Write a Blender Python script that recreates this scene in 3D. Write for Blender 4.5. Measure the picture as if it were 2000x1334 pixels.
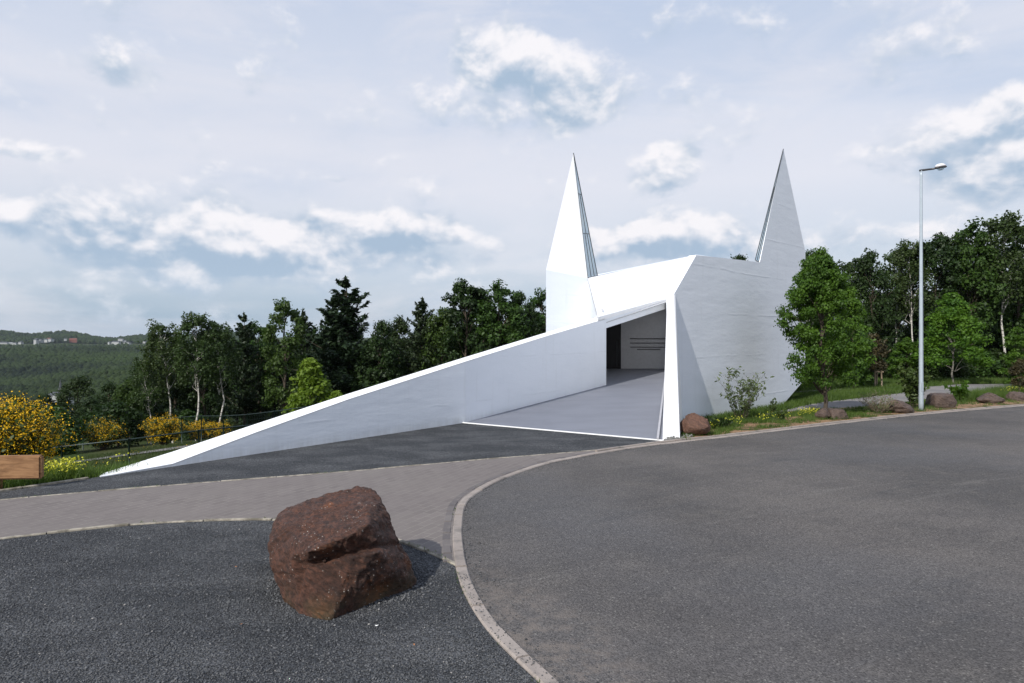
import bpy, bmesh, math, random
import numpy as np
from mathutils import Vector, Matrix, noise, Euler

for o in list(bpy.data.objects): bpy.data.objects.remove(o)
scene = bpy.context.scene
COL = scene.collection
S = 1.25                 # metres per design unit
H = 1.7 * S              # eye height
F = 1333.3               # focal length of the 24 mm lens over a 2000 px wide frame

# ------------------------------------------------------------------ camera
cam = bpy.data.cameras.new('camera'); camo = bpy.data.objects.new('camera', cam); COL.objects.link(camo)
cam.lens = 24; cam.sensor_width = 36; cam.clip_start = 0.1; cam.clip_end = 20000
camo.location = (0, 0, H); camo.rotation_euler = (math.radians(90), 0, 0)
scene.camera = camo

# ------------------------------------------------------------------ sun, world, exposure
SUN_EL = math.radians(38); SUN_AZ = math.radians(34.6)      # azimuth the light travels towards, from +Y to +X
ld = Vector((math.sin(SUN_AZ)*math.cos(SUN_EL), math.cos(SUN_AZ)*math.cos(SUN_EL), -math.sin(SUN_EL)))
sun = bpy.data.lights.new('sun', 'SUN'); suno = bpy.data.objects.new('sun', sun); COL.objects.link(suno)
sun.energy = 4.6; sun.angle = math.radians(0.6); sun.color = (1.0, 0.955, 0.89)
suno.rotation_euler = ld.to_track_quat('-Z', 'Y').to_euler(); suno.location = (-30, -40, 60)
scene.view_settings.view_transform = 'Standard'; scene.view_settings.look = 'None'
scene.view_settings.exposure = 0.0; scene.view_settings.gamma = 1.0

class NT:
    """small helper round a node tree"""
    def __init__(s, nt): s.t = nt
    def n(s, typ, ins=(), out=0, **kw):
        nd = s.t.nodes.new(typ)
        for k, v in kw.items(): setattr(nd, k, v)
        items = ins.items() if isinstance(ins, dict) else enumerate(ins)
        for k, v in items:
            if v is None: continue
            if isinstance(v, bpy.types.NodeSocket): s.t.links.new(v, nd.inputs[k])
            else: nd.inputs[k].default_value = v
        return nd.outputs[out] if out is not None else nd
    def m(s, op, *a): return s.n('ShaderNodeMath', a, operation=op)
    def vm(s, op, *a): return s.n('ShaderNodeVectorMath', a, operation=op)
    def mix(s, f, a, b, blend='MIX'):
        nd = s.t.nodes.new('ShaderNodeMix'); nd.data_type = 'RGBA'; nd.blend_type = blend
        for k, v in ((0, f), (6, a), (7, b)):
            if isinstance(v, bpy.types.NodeSocket): s.t.links.new(v, nd.inputs[k])
            else: nd.inputs[k].default_value = v if k == 0 else (tuple(v) + (1,))[:4]
        return nd.outputs[2]
    def ss(s, x, a, b, c=0., d=1.):
        return s.n('ShaderNodeMapRange', (x, a, b, c, d), interpolation_type='SMOOTHSTEP')
    def lin(s, x, a, b, c=0., d=1.): return s.n('ShaderNodeMapRange', (x, a, b, c, d))
    def noise(s, vec, scale, detail=4., rough=.5, dist=0., out=0):
        return s.n('ShaderNodeTexNoise', {'Vector': vec, 'Scale': scale, 'Detail': detail, 'Roughness': rough, 'Distortion': dist}, out=out)

def azel(px, py):
    dx = (px-1000)/F; dz = (667-py)/F
    return math.atan2(dx, 1), math.atan2(dz, math.hypot(1, dx))

world = bpy.data.worlds.new('World'); scene.world = world; world.use_nodes = True
wt = world.node_tree; wt.nodes.clear(); w = NT(wt)
gen = w.n('ShaderNodeTexCoord', out=0)
sep = w.n('ShaderNodeSeparateXYZ', (gen,), out=None)
X, Y_, Z = sep.outputs
az = w.m('ARCTAN2', X, Y_); el = w.m('ARCSINE', Z)
def clouds_vec(du, dv, sx, sy):
    return w.n('ShaderNodeCombineXYZ', (w.m('MULTIPLY', w.m('ADD', az, du), sx), w.m('MULTIPLY', w.m('ADD', el, dv), sy), 3.7))
def blob_sum(blobs):
    """sum of soft spots and, as second result, the sum weighted by the height inside each spot"""
    acc = None; acc2 = None
    for px, py, sx, sy, a in blobs:
        u, v = azel(px, py)
        d1 = w.m('MULTIPLY_ADD', az, F/sx, -u*F/sx); d2 = w.m('MULTIPLY_ADD', el, F/sy, -v*F/sy)
        q = w.m('MULTIPLY_ADD', d2, d2, w.m('MULTIPLY', d1, d1))
        g = w.m('MAXIMUM', w.m('MULTIPLY_ADD', q, -a*.42, a), 0.)
        acc = g if acc is None else w.m('ADD', acc, g)
        acc2 = w.m('MULTIPLY', g, d2) if acc2 is None else w.m('MULTIPLY_ADD', g, d2, acc2)
    return acc, acc2
BLOBS = [(160, 415, 60, 26, .30), (210, 470, 90, 34, .40), (300, 500, 130, 36, .45), (430, 420, 46, 34, .50), (400, 465, 110, 45, .55), (500, 480, 90, 40, .50), (600, 455, 75, 36, .62), (690, 455, 80, 34, .55),
         (780, 450, 60, 30, .50), (880, 440, 45, 26, .50), (850, 480, 110, 34, .42), (620, 510, 260, 22, .45), (350, 545, 260, 24, .30), (850, 540, 100, 16, .25), (960, 100, 80, 46, .62), (1030, 170, 110, 70, .50), (1140, 150, 90, 60, .42), (1180, 210, 90, 40, .3),
         (1240, 480, 90, 34, .50), (1330, 450, 75, 40, .55), (1420, 470, 70, 34, .45), (1290, 330, 55, 40, .45), (1320, 290, 40, 24, .40), (1980, 215, 60, 34, .45), (1930, 280, 120, 55, .55), (1960, 350, 100, 40, .50), (1660, 470, 180, 26, .30), (1500, 60, 60, 40, .22),
         (40, 290, 70, 13, .42), (0, 420, 50, 30, .45), (1300, 60, 60, 30, .2), (190, 130, 70, 20, .25), (1190, 455, 60, 20, .3), (660, 350, 30, 6, .3), (1100, 480, 100, 26, .35)]
def fbm(dv, det): return w.noise(clouds_vec(0, dv, 1., 1.35), 11., det, .60, .15)
bs, bh = blob_sum(BLOBS)
n0 = fbm(0., 10.); n1 = fbm(.022, 3.)
c0 = w.m('ADD', w.m('MULTIPLY', w.m('SUBTRACT', n0, .5), 1.9), w.m('MINIMUM', bs, .75))
dens = w.m('MULTIPLY', w.ss(c0, .04, .56), .95)
lit = w.ss(w.m('ADD', w.m('MULTIPLY', w.m('SUBTRACT', n0, n1), 3.4), w.m('MULTIPLY', bh, .95)), -.55, .60)
cloudc = w.mix(lit, (.40, .52, .67), (.97, .95, .98))
cloudc = w.mix(w.ss(el, .04, .14, .40, 0.), cloudc, (.50, .62, .75))
sky = w.n('ShaderNodeTexSky', sky_type='NISHITA', sun_disc=False, sun_elevation=SUN_EL, sun_rotation=SUN_AZ+math.pi, air_density=1.0, dust_density=2.0)
skyd = w.vm('SCALE', sky); wt.nodes[-1].inputs['Scale'].default_value = 0.10
ramp = wt.nodes.new('ShaderNodeValToRGB'); wt.links.new(w.lin(el, -0.02, .98), ramp.inputs[0])
cr = ramp.color_ramp; cr.elements[0].position = 0; cr.elements[0].color = (.38, .52, .67, 1)
cr.elements[1].position = 1; cr.elements[1].color = (.42, .56, .86, 1)
for p, c in ((.055, (.43, .56, .70)), (.13, (.68, .75, .86)), (.24, (.86, .87, .95)), (.33, (.79, .83, .94)), (.45, (.68, .75, .90)), (.55, (.56, .66, .88))):
    e = cr.elements.new(p); e.color = c + (1,)
veil = w.noise(clouds_vec(0, 0, .7, 2.6), 3.4, 7., .62, .6)
veil2 = w.noise(clouds_vec(3, 1, .9, 2.6), 1.9, 4., .5, .5)
base = w.mix(w.ss(veil2, .46, .66, 0., .60), ramp.outputs[0], (.58, .68, .86))
base = w.mix(w.ss(veil, .40, .66, 0., .60), base, (.88, .88, .95))
low = w.noise(clouds_vec(1, 2, .5, 7.), 4., 6., .6, .3)
base = w.mix(w.m('MULTIPLY', w.ss(low, .42, .62), w.ss(el, .0, .2, .55, 0.)), base, (.68, .74, .84))
base = w.mix(.85, skyd, base)
full = w.mix(dens, base, cloudc)
full = w.mix(w.ss(Z, -.06, -.01, 1., 0.), full, (.22, .26, .26))
bg = w.n('ShaderNodeBackground', {'Color': full, 'Strength': 1.0})
wt.links.new(bg, w.n('ShaderNodeOutputWorld', out=None).inputs[0])

# ------------------------------------------------------------------ helpers
def P(px, py, d):
    """design point seen at photo pixel px,py at design depth d"""
    D = d*S
    return Vector(((px-1000)/F*D, D, H-(py-667)/F*D))
def G(px, py, z=0.):
    D = F*(H-z)/(py-667)
    return Vector(((px-1000)/F*D, D, z))
def tag(o, label=None, cat=None, group=None, kind=None):
    for k, v in (('label', label), ('category', cat), ('group', group), ('kind', kind)):
        if v: o[k] = v
    return o
def thing(name, loc, label, cat, group=None, rz=0.):
    o = bpy.data.objects.new(name, None); COL.objects.link(o)
    o.location = loc; o.rotation_euler = (0, 0, rz); o.empty_display_size = .2
    return tag(o, label, cat, group)
def link_mesh(name, me, mat=None, parent=None, smooth=False):
    o = bpy.data.objects.new(name, me); COL.objects.link(o)
    if mat is not None and not me.materials: me.materials.append(mat)
    if parent is not None: o.parent = parent
    if smooth: me.polygons.foreach_set('use_smooth', [True]*len(me.polygons))
    return o
def mesh_py(name, verts, faces):
    me = bpy.data.meshes.new(name); me.from_pydata([tuple(v) for v in verts], [], faces); me.update(); return me
def poly_mesh(name, verts, faces, mat, parent=None, origin=None, thick=0.):
    """verts in world space; origin is the parent's position"""
    og = Vector(origin) if origin is not None else Vector((0, 0, 0))
    me = mesh_py(name, [Vector(v)-og for v in verts], faces)
    return link_mesh(name, me, mat, parent)
def quads_mesh(name, V, k):
    """V: (N*k,3) array; every k verts are one face"""
    me = bpy.data.meshes.new(name); n = len(V)//k
    me.vertices.add(len(V)); me.vertices.foreach_set('co', np.asarray(V, dtype=np.float32).ravel())
    me.loops.add(n*k); me.loops.foreach_set('vertex_index', np.arange(n*k, dtype=np.int32))
    me.polygons.add(n); me.polygons.foreach_set('loop_start', np.arange(0, n*k, k, dtype=np.int32))
    me.update(calc_edges=True); return me
def arr_mesh(name, V, Fc):
    """V (N,3), Fc (M,k) index array"""
    me = bpy.data.meshes.new(name); k = Fc.shape[1]
    me.vertices.add(len(V)); me.vertices.foreach_set('co', np.asarray(V, dtype=np.float32).ravel())
    me.loops.add(Fc.size); me.loops.foreach_set('vertex_index', Fc.astype(np.int32).ravel())
    me.polygons.add(len(Fc)); me.polygons.foreach_set('loop_start', np.arange(0, Fc.size, k, dtype=np.int32))
    me.update(calc_edges=True); return me

class Tubes:
    """collects tapered tubes"""
    def __init__(s): s.v = []; s.f = []
    def add(s, pts, rads, sides=6, cap=True):
        base = len(s.v); up = Vector((0, 0, 1))
        for i, p in enumerate(pts):
            p = Vector(p); a = Vector(pts[max(i-1, 0)]); b = Vector(pts[min(i+1, len(pts)-1)])
            d = (b-a).normalized(); ref = up if abs(d.z) < .95 else Vector((1, 0, 0))
            u = d.cross(ref).normalized(); v = u.cross(d)
            for k in range(sides):
                t = 2*math.pi*k/sides; s.v.append(p+(u*math.cos(t)+v*math.sin(t))*rads[i])
        for i in range(len(pts)-1):
            for k in range(sides):
                a = base+i*sides+k; b = base+i*sides+(k+1) % sides
                s.f.append((a, b, b+sides, a+sides))
        if cap:
            s.f.append(tuple(base+k for k in range(sides))); e = base+(len(pts)-1)*sides
            s.f.append(tuple(e+k for k in reversed(range(sides))))
    def mesh(s, name):
        return mesh_py(name, s.v, s.f)

def box_verts(c, sx, sy, sz, rz=0., M=None):
    R = Matrix.Rotation(rz, 3, 'Z') if M is None else M
    return [Vector(c)+R @ Vector((x*sx/2, y*sy/2, z*sz/2)) for x in (-1, 1) for y in (-1, 1) for z in (-1, 1)]
BOXF = [(0, 1, 3, 2), (4, 6, 7, 5), (0, 4, 5, 1), (2, 3, 7, 6), (0, 2, 6, 4), (1, 5, 7, 3)]
class Boxes:
    def __init__(s): s.v = []; s.f = []
    def add(s, c, sx, sy, sz, rz=0., M=None):
        b = len(s.v); s.v += box_verts(c, sx, sy, sz, rz, M); s.f += [tuple(b+i for i in f) for f in BOXF]
    def mesh(s, name): return mesh_py(name, s.v, s.f)
def bevelled(me, w=.01, seg=2):
    bm = bmesh.new(); bm.from_mesh(me)
    bmesh.ops.bevel(bm, geom=[e for e in bm.edges], offset=w, segments=seg, affect='EDGES', profile=.6)
    bm.to_mesh(me); bm.free(); return me

# ------------------------------------------------------------------ materials
def mat(name, build):
    m = bpy.data.materials.new(name); m.use_nodes = True; t = m.node_tree; t.nodes.clear(); n = NT(t)
    sh = build(n); out = n.n('ShaderNodeOutputMaterial', out=None); t.links.new(sh, out.inputs[0]); return m
def bsdf(n, col, rough=.7, normal=None, metal=0., spec=.5, **kw):
    d = {'Base Color': (tuple(col)+(1,))[:4] if isinstance(col, tuple) else col, 'Roughness': rough, 'Metallic': metal, 'Specular IOR Level': spec}
    if normal is not None: d['Normal'] = normal
    d.update(kw); return n.n('ShaderNodeBsdfPrincipled', d)
def bump(n, h, strength=.3, dist=.01, normal=None):
    return n.n('ShaderNodeBump', {'Height': h, 'Strength': strength, 'Distance': dist, 'Normal': normal})
def obj_co(n): return n.n('ShaderNodeTexCoord', out=3)
def geo_pos(n): return n.n('ShaderNodeNewGeometry', out=0)
def isl(n): return n.n('ShaderNodeNewGeometry', out=8)
def obj_rand(n): return n.n('ShaderNodeObjectInfo', out='Random') if False else n.n('ShaderNodeObjectInfo', out=None).outputs['Random']

def simple(name, col, rough=.6, metal=0., spec=.5):
    def b(n):
        p = obj_co(n); v = n.noise(p, 9., 5.)
        c = n.mix(n.lin(v, .3, .7, 0., .35), col, tuple(x*.72 for x in col))
        return bsdf(n, c, rough, bump(n, n.noise(p, 60., 3.), .12, .004), metal, spec)
    return mat(name, b)

def m_render(n):      # white rendered shell
    p = geo_pos(n); s = n.n('ShaderNodeSeparateXYZ', (p,), out=None); z = s.outputs[2]
    warp = n.noise(n.vm('MULTIPLY', p, (.5, .5, 1.)), .9, 3.)
    zz = n.m('ADD', z, n.m('MULTIPLY', warp, .22))
    wv = n.m('FRACT', n.m('MULTIPLY', zz, .82))
    seam = n.ss(n.m('ABSOLUTE', n.m('SUBTRACT', wv, .5)), 0., .035, 1., 0.)
    fade = n.ss(n.noise(n.vm('MULTIPLY', p, (.6, .6, .8)), 1.1, 2.), .42, .62)
    seam = n.m('MULTIPLY', seam, fade)
    blot = n.noise(n.vm('MULTIPLY', p, (1., 1., 2.6)), .8, 6., .6)
    drip = n.noise(n.vm('MULTIPLY', p, (5., 5., .35)), 1.2, 5., .6)
    c = n.mix(n.ss(blot, .35, .72, 0., .55), (.80, .835, .88), (.75, .79, .835))
    c = n.mix(n.ss(drip, .55, .80, 0., .30), c, (.62, .64, .65))
    low = n.m('MULTIPLY', n.ss(z, .0, .28, 1., 0.), n.ss(drip, .3, .6, .3, .9))
    c = n.mix(n.m('MULTIPLY', low, .55), c, (.52, .53, .52))
    hh = n.m('ADD', n.m('MULTIPLY', n.noise(n.vm('MULTIPLY', p, (.8, .8, 3.)), 1.2, 4., .55), .7), n.m('MULTIPLY', n.noise(p, 40., 3.), .03))
    hh = n.m('ADD', hh, n.m('MULTIPLY', seam, .16)); c = n.mix(n.m('MULTIPLY', seam, .22), c, (.60, .63, .67))
    return bsdf(n, c, .55, bump(n, hh, .32, .05), spec=.35)
M_RENDER = mat('white_render', m_render)
def m_coping(n):
    p = geo_pos(n); v = n.noise(p, 2.5, 6., .6)
    c = n.mix(n.ss(v, .4, .75, 0., .4), (.86, .865, .87), (.76, .76, .75))
    return bsdf(n, c, .5, bump(n, n.noise(p, 25., 3.), .1, .01))
M_COPE = mat('white_coping', m_coping)
def m_floor(n):
    p = geo_pos(n); v = n.noise(n.vm('MULTIPLY', p, (.8, 1.3, 1.)), .8, 7., .55); q = n.noise(p, 130., 2.)
    c = n.mix(n.ss(v, .3, .7), (.180, .190, .222), (.150, .158, .187))
    c = n.mix(n.ss(q, .6, .8, 0., .4), c, (.33, .33, .36))
    return bsdf(n, c, .55, bump(n, q, .2, .004))
M_FLOOR = mat('coated_floor', m_floor)
def m_asphalt(n):
    p = geo_pos(n)
    vo = n.n('ShaderNodeTexVoronoi', {'Vector': p, 'Scale': 95.}, out=None); cell = n.n('ShaderNodeSeparateColor', (vo.outputs['Color'],))
    vo2 = n.n('ShaderNodeTexVoronoi', {'Vector': p, 'Scale': 80.}, out=None); cell2 = n.n('ShaderNodeSeparateColor', (vo2.outputs['Color'],))
    big = n.noise(p, .35, 5., .6); mid = n.noise(p, 2.2, 6., .7)
    c = n.mix(n.ss(big, .32, .68), (.068, .063, .060), (.112, .101, .093))
    c = n.mix(n.ss(mid, .48, .72, 0., .6), c, (.120, .110, .100))
    rs = n.n('ShaderNodeVectorRotate', {'Vector': p, 'Angle': math.radians(-28)}, rotation_type='Z_AXIS')
    streak = n.noise(n.vm('MULTIPLY', rs, (.22, 1.7, 1.)), 1.3, 7., .68, .4)
    c = n.mix(n.ss(streak, .54, .72, 0., .55), c, (.140, .130, .120)); c = n.mix(n.ss(streak, .30, .44, .45, 0.), c, (.052, .051, .052))
    fy = n.n('ShaderNodeSeparateXYZ', (p,), out=None).outputs[1]
    c = n.mix(n.ss(n.noise(p, .18, 3.), .45, .62, 0., .45), c, (.070, .073, .080))
    c = n.mix(1., c, n.n('ShaderNodeCombineColor', (n.lin(cell, 0, 1, .52, 1.42),)*3), 'MULTIPLY')
    c = n.mix(n.ss(cell2, .965, .985, 0., .55), c, (.24, .23, .21))
    n.noise(p, 1.)
    sep = n.n('ShaderNodeSeparateXYZ', (p,), out=None)
    # dusty patch on the strip beside the kerb (sand washed off the gravel)
    dx = n.m('SUBTRACT', sep.outputs[0], .15); dy = n.m('SUBTRACT', sep.outputs[1], 4.5)
    rr = n.m('ADD', n.m('MULTIPLY', n.m('ADD', dx, n.m('MULTIPLY', dy, .28)), n.m('ADD', dx, n.m('MULTIPLY', dy, .28))), n.m('MULTIPLY', n.m('MULTIPLY', dy, dy), .13))
    dust = n.m('MULTIPLY', n.ss(rr, .0, .75, 1., 0.), n.ss(n.noise(p, 5., 8., .7), .42, .62, 0., .75))
    c = n.mix(dust, c, (.17, .145, .125))
    h = n.m('ADD', n.m('MULTIPLY', vo.outputs['Distance'], -.8), n.m('MULTIPLY', n.noise(p, 90., 3.), .5))
    return bsdf(n, c, n.lin(mid, .3, .7, .72, .92), bump(n, h, .75, .008), spec=.35)
M_ASPH = mat('asphalt', m_asphalt)
def m_gravel(n):
    p = geo_pos(n)
    vo = n.n('ShaderNodeTexVoronoi', {'Vector': p, 'Scale': 68., 'Randomness': 1.}, out=None); cell = n.n('ShaderNodeSeparateColor', (vo.outputs['Color'],))
    vo2 = n.n('ShaderNodeTexVoronoi', {'Vector': p, 'Scale': 60.}, out=None); c2 = n.n('ShaderNodeSeparateColor', (vo2.outputs['Color'],))
    big = n.noise(n.vm('MULTIPLY', p, (1., 1.6, 1.)), .9, 6., .62)
    c = n.mix(n.ss(big, .38, .68), (.040, .043, .047), (.080, .083, .087))
    c = n.mix(1., c, n.n('ShaderNodeCombineColor', (n.lin(cell, 0, 1, .40, 1.65),)*3), 'MULTIPLY')
    c = n.mix(n.ss(c2, .975, .985, 0., .6), c, (.20, .20, .19))
    h = n.m('ADD', n.m('MULTIPLY', vo.outputs['Distance'], -1.), n.m('MULTIPLY', cell, .6))
    h2 = n.noise(p, 3.5, 5., .6)
    return bsdf(n, c, .9, bump(n, h2, .5, .06, bump(n, h, .95, .014)), spec=.3)
M_GRAVEL = mat('dark_grit', m_gravel)
def m_brick(n):
    p = geo_pos(n)
    r = n.n('ShaderNodeVectorRotate', {'Vector': p, 'Angle': math.radians(-64)}, rotation_type='Z_AXIS')
    warp = n.noise(p, 3., 2., out=1); r2 = n.vm('ADD', r, n.vm('SCALE', n.vm('SUBTRACT', warp, (.5, .5, .5)))); n.t.nodes[-1]
    br = n.n('ShaderNodeTexBrick', {'Vector': r, 'Color1': (.130, .113, .107, 1), 'Color2': (.168, .147, .138, 1), 'Mortar': (.235, .215, .19, 1),
             'Scale': 1., 'Mortar Size': .006, 'Mortar Smooth': .3, 'Bias': 0., 'Brick Width': .24, 'Row Height': .12}, out=None)
    big = n.noise(p, .5, 5., .65); mid = n.noise(p, 7., 6., .7); sp = n.noise(p, 60., 2.)
    c = n.mix(n.ss(n.noise(p, 1.6, 4.), .46, .58, .25, .85), n.mix(.25, (.150, .131, .123), br.outputs[0]), br.outputs[0])
    c = n.mix(n.ss(big, .4, .7, 0., .5), c, (.178, .160, .144))
    c = n.mix(n.ss(mid, .60, .78, 0., .5), c, (.21, .19, .17))
    c = n.mix(n.ss(sp, .68, .74, 0., .55), c, (.05, .05, .045))
    return bsdf(n, c, .85, bump(n, n.m('ADD', n.m('MULTIPLY', br.outputs[1], -.5), n.m('MULTIPLY', sp, .6)), .35, .003), spec=.3)
M_BRICK = mat('clinker_paving', m_brick)
def m_kerb(n):
    p = geo_pos(n); r = isl(n); v = n.noise(p, 4., 7., .7); q = n.noise(p, 70., 2.)
    c = n.mix(r, (.26, .225, .20), (.32, .28, .25))
    c = n.mix(n.ss(v, .45, .72, 0., .75), c, (.13, .12, .11))
    c = n.mix(n.ss(q, .6, .75, 0., .5), c, (.09, .085, .08))
    return bsdf(n, c, .85, bump(n, n.m('ADD', q, v), .5, .006), spec=.3)
M_KERB = mat('kerb_concrete', m_kerb)
def m_gutter(n):
    p = geo_pos(n); r = isl(n); v = n.noise(p, 6., 7., .7)
    c = n.mix(r, (.10, .09, .09), (.15, .135, .13)); c = n.mix(n.ss(v, .5, .7, 0., .5), c, (.2, .18, .16))
    return bsdf(n, c, .85, bump(n, n.noise(p, 70., 2.), .5, .006), spec=.3)
M_GUTTER = mat('gutter_clinker', m_gutter)
def m_edging(n):
    p = geo_pos(n); v = n.noise(p, 5., 7., .7)
    c = n.mix(n.ss(v, .4, .62, 0., .85), (.34, .31, .255), (.10, .09, .07))
    return bsdf(n, c, .9, bump(n, n.noise(p, 60., 2.), .5, .006), spec=.2)
M_EDGE = mat('edging_stone', m_edging)
def m_soil(n):        # ground: meadow, soil
    p = geo_pos(n); v = n.noise(p, .35, 7., .65); q = n.noise(p, 6., 6., .7)
    c = n.mix(n.ss(v, .38, .62), (.030, .052, .012), (.052, .060, .022))
    c = n.mix(n.ss(q, .50, .72, 0., .7), c, (.020, .030, .010))
    return bsdf(n, c, .95, bump(n, q, .8, .06), spec=.15)
M_SOIL = mat('meadow_soil', m_soil)
def m_mulch(n):
    p = geo_pos(n); vo = n.n('ShaderNodeTexVoronoi', {'Vector': n.vm('MULTIPLY', p, (1., 2.2, 1.)), 'Scale': 22.}, out=None)
    cell = n.n('ShaderNodeSeparateColor', (vo.outputs['Color'],)); big = n.noise(p, 1.3, 6., .7)
    c = n.mix(cell, (.15, .085, .045), (.42, .27, .16))
    c = n.mix(n.ss(big, .46, .60, 0., .9), c, (.055, .065, .022))
    return bsdf(n, c, .9, bump(n, vo.outputs['Distance'], .8, .03), spec=.2)
M_MULCH = mat('bark_mulch', m_mulch)
def m_path2(n):
    p = geo_pos(n); v = n.noise(p, .8, 7., .65); q = n.noise(p, 30., 2.)
    c = n.mix(n.ss(v, .35, .7), (.165, .158, .158), (.225, .208, .195)); c = n.mix(n.ss(q, .6, .8, 0., .4), c, (.26, .25, .23))
    return bsdf(n, c, .9, bump(n, q, .3, .01), spec=.3)
M_PATH2 = mat('worn_path', m_path2)

def leaf_mat(name, c1, c2, c3=None, trans=.3, spec=.3, island=.35):
    def b(n):
        p = obj_co(n); r = isl(n); rn = obj_rand(n)
        v = n.noise(p, .9, 3.)
        c = n.mix(n.ss(v, .36, .64), c1, c2)
        c = n.mix(n.m('MULTIPLY', r, island), c, tuple(x*1.75 for x in c2))
        if c3: c = n.mix(n.ss(rn, .35, .95, 0., .75), c, c3)
        d = bsdf(n, c, .55, spec=spec)
        tr = n.n('ShaderNodeBsdfTranslucent', {'Color': n.mix(.5, c, (c2[0]*1.5, c2[1]*1.6, c2[2]*.6))})
        return n.n('ShaderNodeMixShader', (trans, d, tr))
    return mat(name, b)
L_DARK = leaf_mat('leaves_dark', (.009, .020, .006), (.025, .050, .011), (.030, .050, .012))
L_MID = leaf_mat('leaves_mid', (.016, .037, .008), (.040, .086, .014), (.048, .078, .013))
L_BIRCH = leaf_mat('leaves_birch', (.017, .033, .009), (.044, .075, .020), (.046, .068, .018))
L_FIR = leaf_mat('needles', (.009, .020, .009), (.020, .038, .014), (.030, .042, .012), trans=.12)
L_MAPLE = leaf_mat('leaves_maple', (.026, .062, .008), (.072, .140, .014), trans=.4)
L_LIME = leaf_mat('leaves_bright', (.062, .112, .010), (.135, .200, .018), trans=.4)
L_WILLOW = leaf_mat('leaves_willow', (.060, .085, .035), (.110, .145, .060), trans=.3)
L_BROWN = leaf_mat('leaves_bronze', (.030, .026, .012), (.060, .050, .020), trans=.2)
L_SHRUB = leaf_mat('leaves_shrub', (.030, .050, .012), (.060, .090, .020), trans=.3)
L_GRASS = leaf_mat('grass_blades', (.035, .070, .012), (.075, .120, .022), trans=.35)
L_MEADOW = leaf_mat('meadow_blades', (.022, .040, .010), (.052, .072, .020), trans=.3)
L_YELLOW = leaf_mat('flowers_yellow', (.62, .36, .010), (.80, .50, .015), trans=.3, island=.2)
L_LEMON = leaf_mat('flowers_lemon', (.45, .46, .04), (.62, .60, .06), trans=.3, island=.2)
def m_bark(n):
    p = obj_co(n); v = n.noise(n.vm('MULTIPLY', p, (6., 6., 1.4)), 3., 6., .7)
    return bsdf(n, n.mix(v, (.035, .027, .020), (.105, .085, .065)), .9, bump(n, v, .8, .02), spec=.2)
M_BARK = mat('bark', m_bark)
def m_bbark(n):
    p = obj_co(n); v = n.noise(n.vm('MULTIPLY', p, (2., 2., 7.)), 2.6, 5., .75)
    return bsdf(n, n.mix(n.ss(v, .50, .62), (.52, .50, .46), (.06, .05, .045)), .8, bump(n, v, .4, .01), spec=.2)
M_BBARK = mat('birch_bark', m_bbark)

def rock_mat(name, ca, cb, cc, lich=.25):
    def b(n):
        p = obj_co(n)
        r = n.n('ShaderNodeVectorRotate', {'Vector': p, 'Axis': (.25, 1., 0.), 'Angle': math.radians(-24)}, rotation_type='AXIS_ANGLE')
        st = n.noise(n.vm('MULTIPLY', r, (1.6, 4., 12.)), 3.4, 10., .78, .1)
        v = n.noise(p, 3.2, 7., .6); q = n.noise(n.vm('MULTIPLY', r, (1., 1.5, 2.6)), 22., 8., .75)
        c = n.mix(n.ss(st, .36, .64), ca, cb)
        c = n.mix(n.ss(v, .56, .70, 0., .75), c, cc)
        c = n.mix(n.ss(q, .46, .66, 0., .7), c, tuple(x*.40 for x in ca)); c = n.mix(n.ss(n.noise(p, 2.1, 8., .7), .50, .62, 0., .6), c, tuple(x*.6 for x in ca))
        sp = n.n('ShaderNodeTexVoronoi', {'Vector': p, 'Scale': 42.}, out=None)
        spot = n.m('MULTIPLY', n.ss(sp.outputs['Distance'], .16, .26, 1., 0.), n.ss(n.noise(p, 3.5, 3.), .48, .60))
        gate = n.m('GREATER_THAN', n.n('ShaderNodeSeparateColor', (sp.outputs['Color'],)), .62)
        c = n.mix(n.m('MULTIPLY', n.m('MULTIPLY', spot, gate), lich*2.6), c, (.40, .37, .33))
        c = n.mix(n.ss(n.noise(p, 9., 8., .75, .5), .63, .72, 0., lich*2), c, (.26, .23, .20))
        gl = n.ss(n.n('ShaderNodeSeparateXYZ', (p,), out=None).outputs[2], 0., .22, .30, 0.)
        c = n.mix(n.m('MULTIPLY', gl, n.ss(v, .40, .55)), c, (.075, .075, .025))
        h = n.m('ADD', n.m('MULTIPLY', st, .9), n.m('MULTIPLY', q, .5))
        return bsdf(n, c, .62, bump(n, h, 1., .035), spec=.4)
    return mat(name, b)
M_ROCK = rock_mat('rusty_rock', (.036, .018, .012), (.132, .056, .034), (.27, .088, .024), .46)
M_ROCK2 = rock_mat('red_rock', (.085, .045, .030), (.17, .085, .055), (.24, .12, .06), .12)
M_ROCK3 = rock_mat('brown_rock', (.065, .045, .038), (.13, .09, .07), (.16, .10, .07), .15)
M_STONE = simple('grey_rubble', (.17, .17, .16), .8)
M_DARK = simple('dark_plinth', (.02, .021, .023), .6)
M_FRAME = simple('dark_grey_frame', (.035, .04, .045), .4)
M_GALV = simple('galvanised_steel', (.42, .48, .53), .42, .35)
M_LAMPD = simple('lamp_dark_metal', (.05, .05, .052), .4)
M_LAMPW = simple('lamp_white_housing', (.75, .74, .76), .35)
M_FENCE = simple('green_fence_metal', (.012, .028, .024), .45, .2)
M_STAKE = simple('weathered_stake', (.27, .21, .14), .8)
M_HWALL = simple('far_house_render', (.36, .37, .37), .8)
M_HROOF = simple('far_house_slate', (.06, .065, .075), .8)
M_HRED = simple('far_house_red', (.20, .07, .05), .8)
M_DOOR = simple('dark_door', (.008, .008, .010), .35)
M_INNER = simple('inner_grey_render', (.50, .51, .53), .7)
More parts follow.
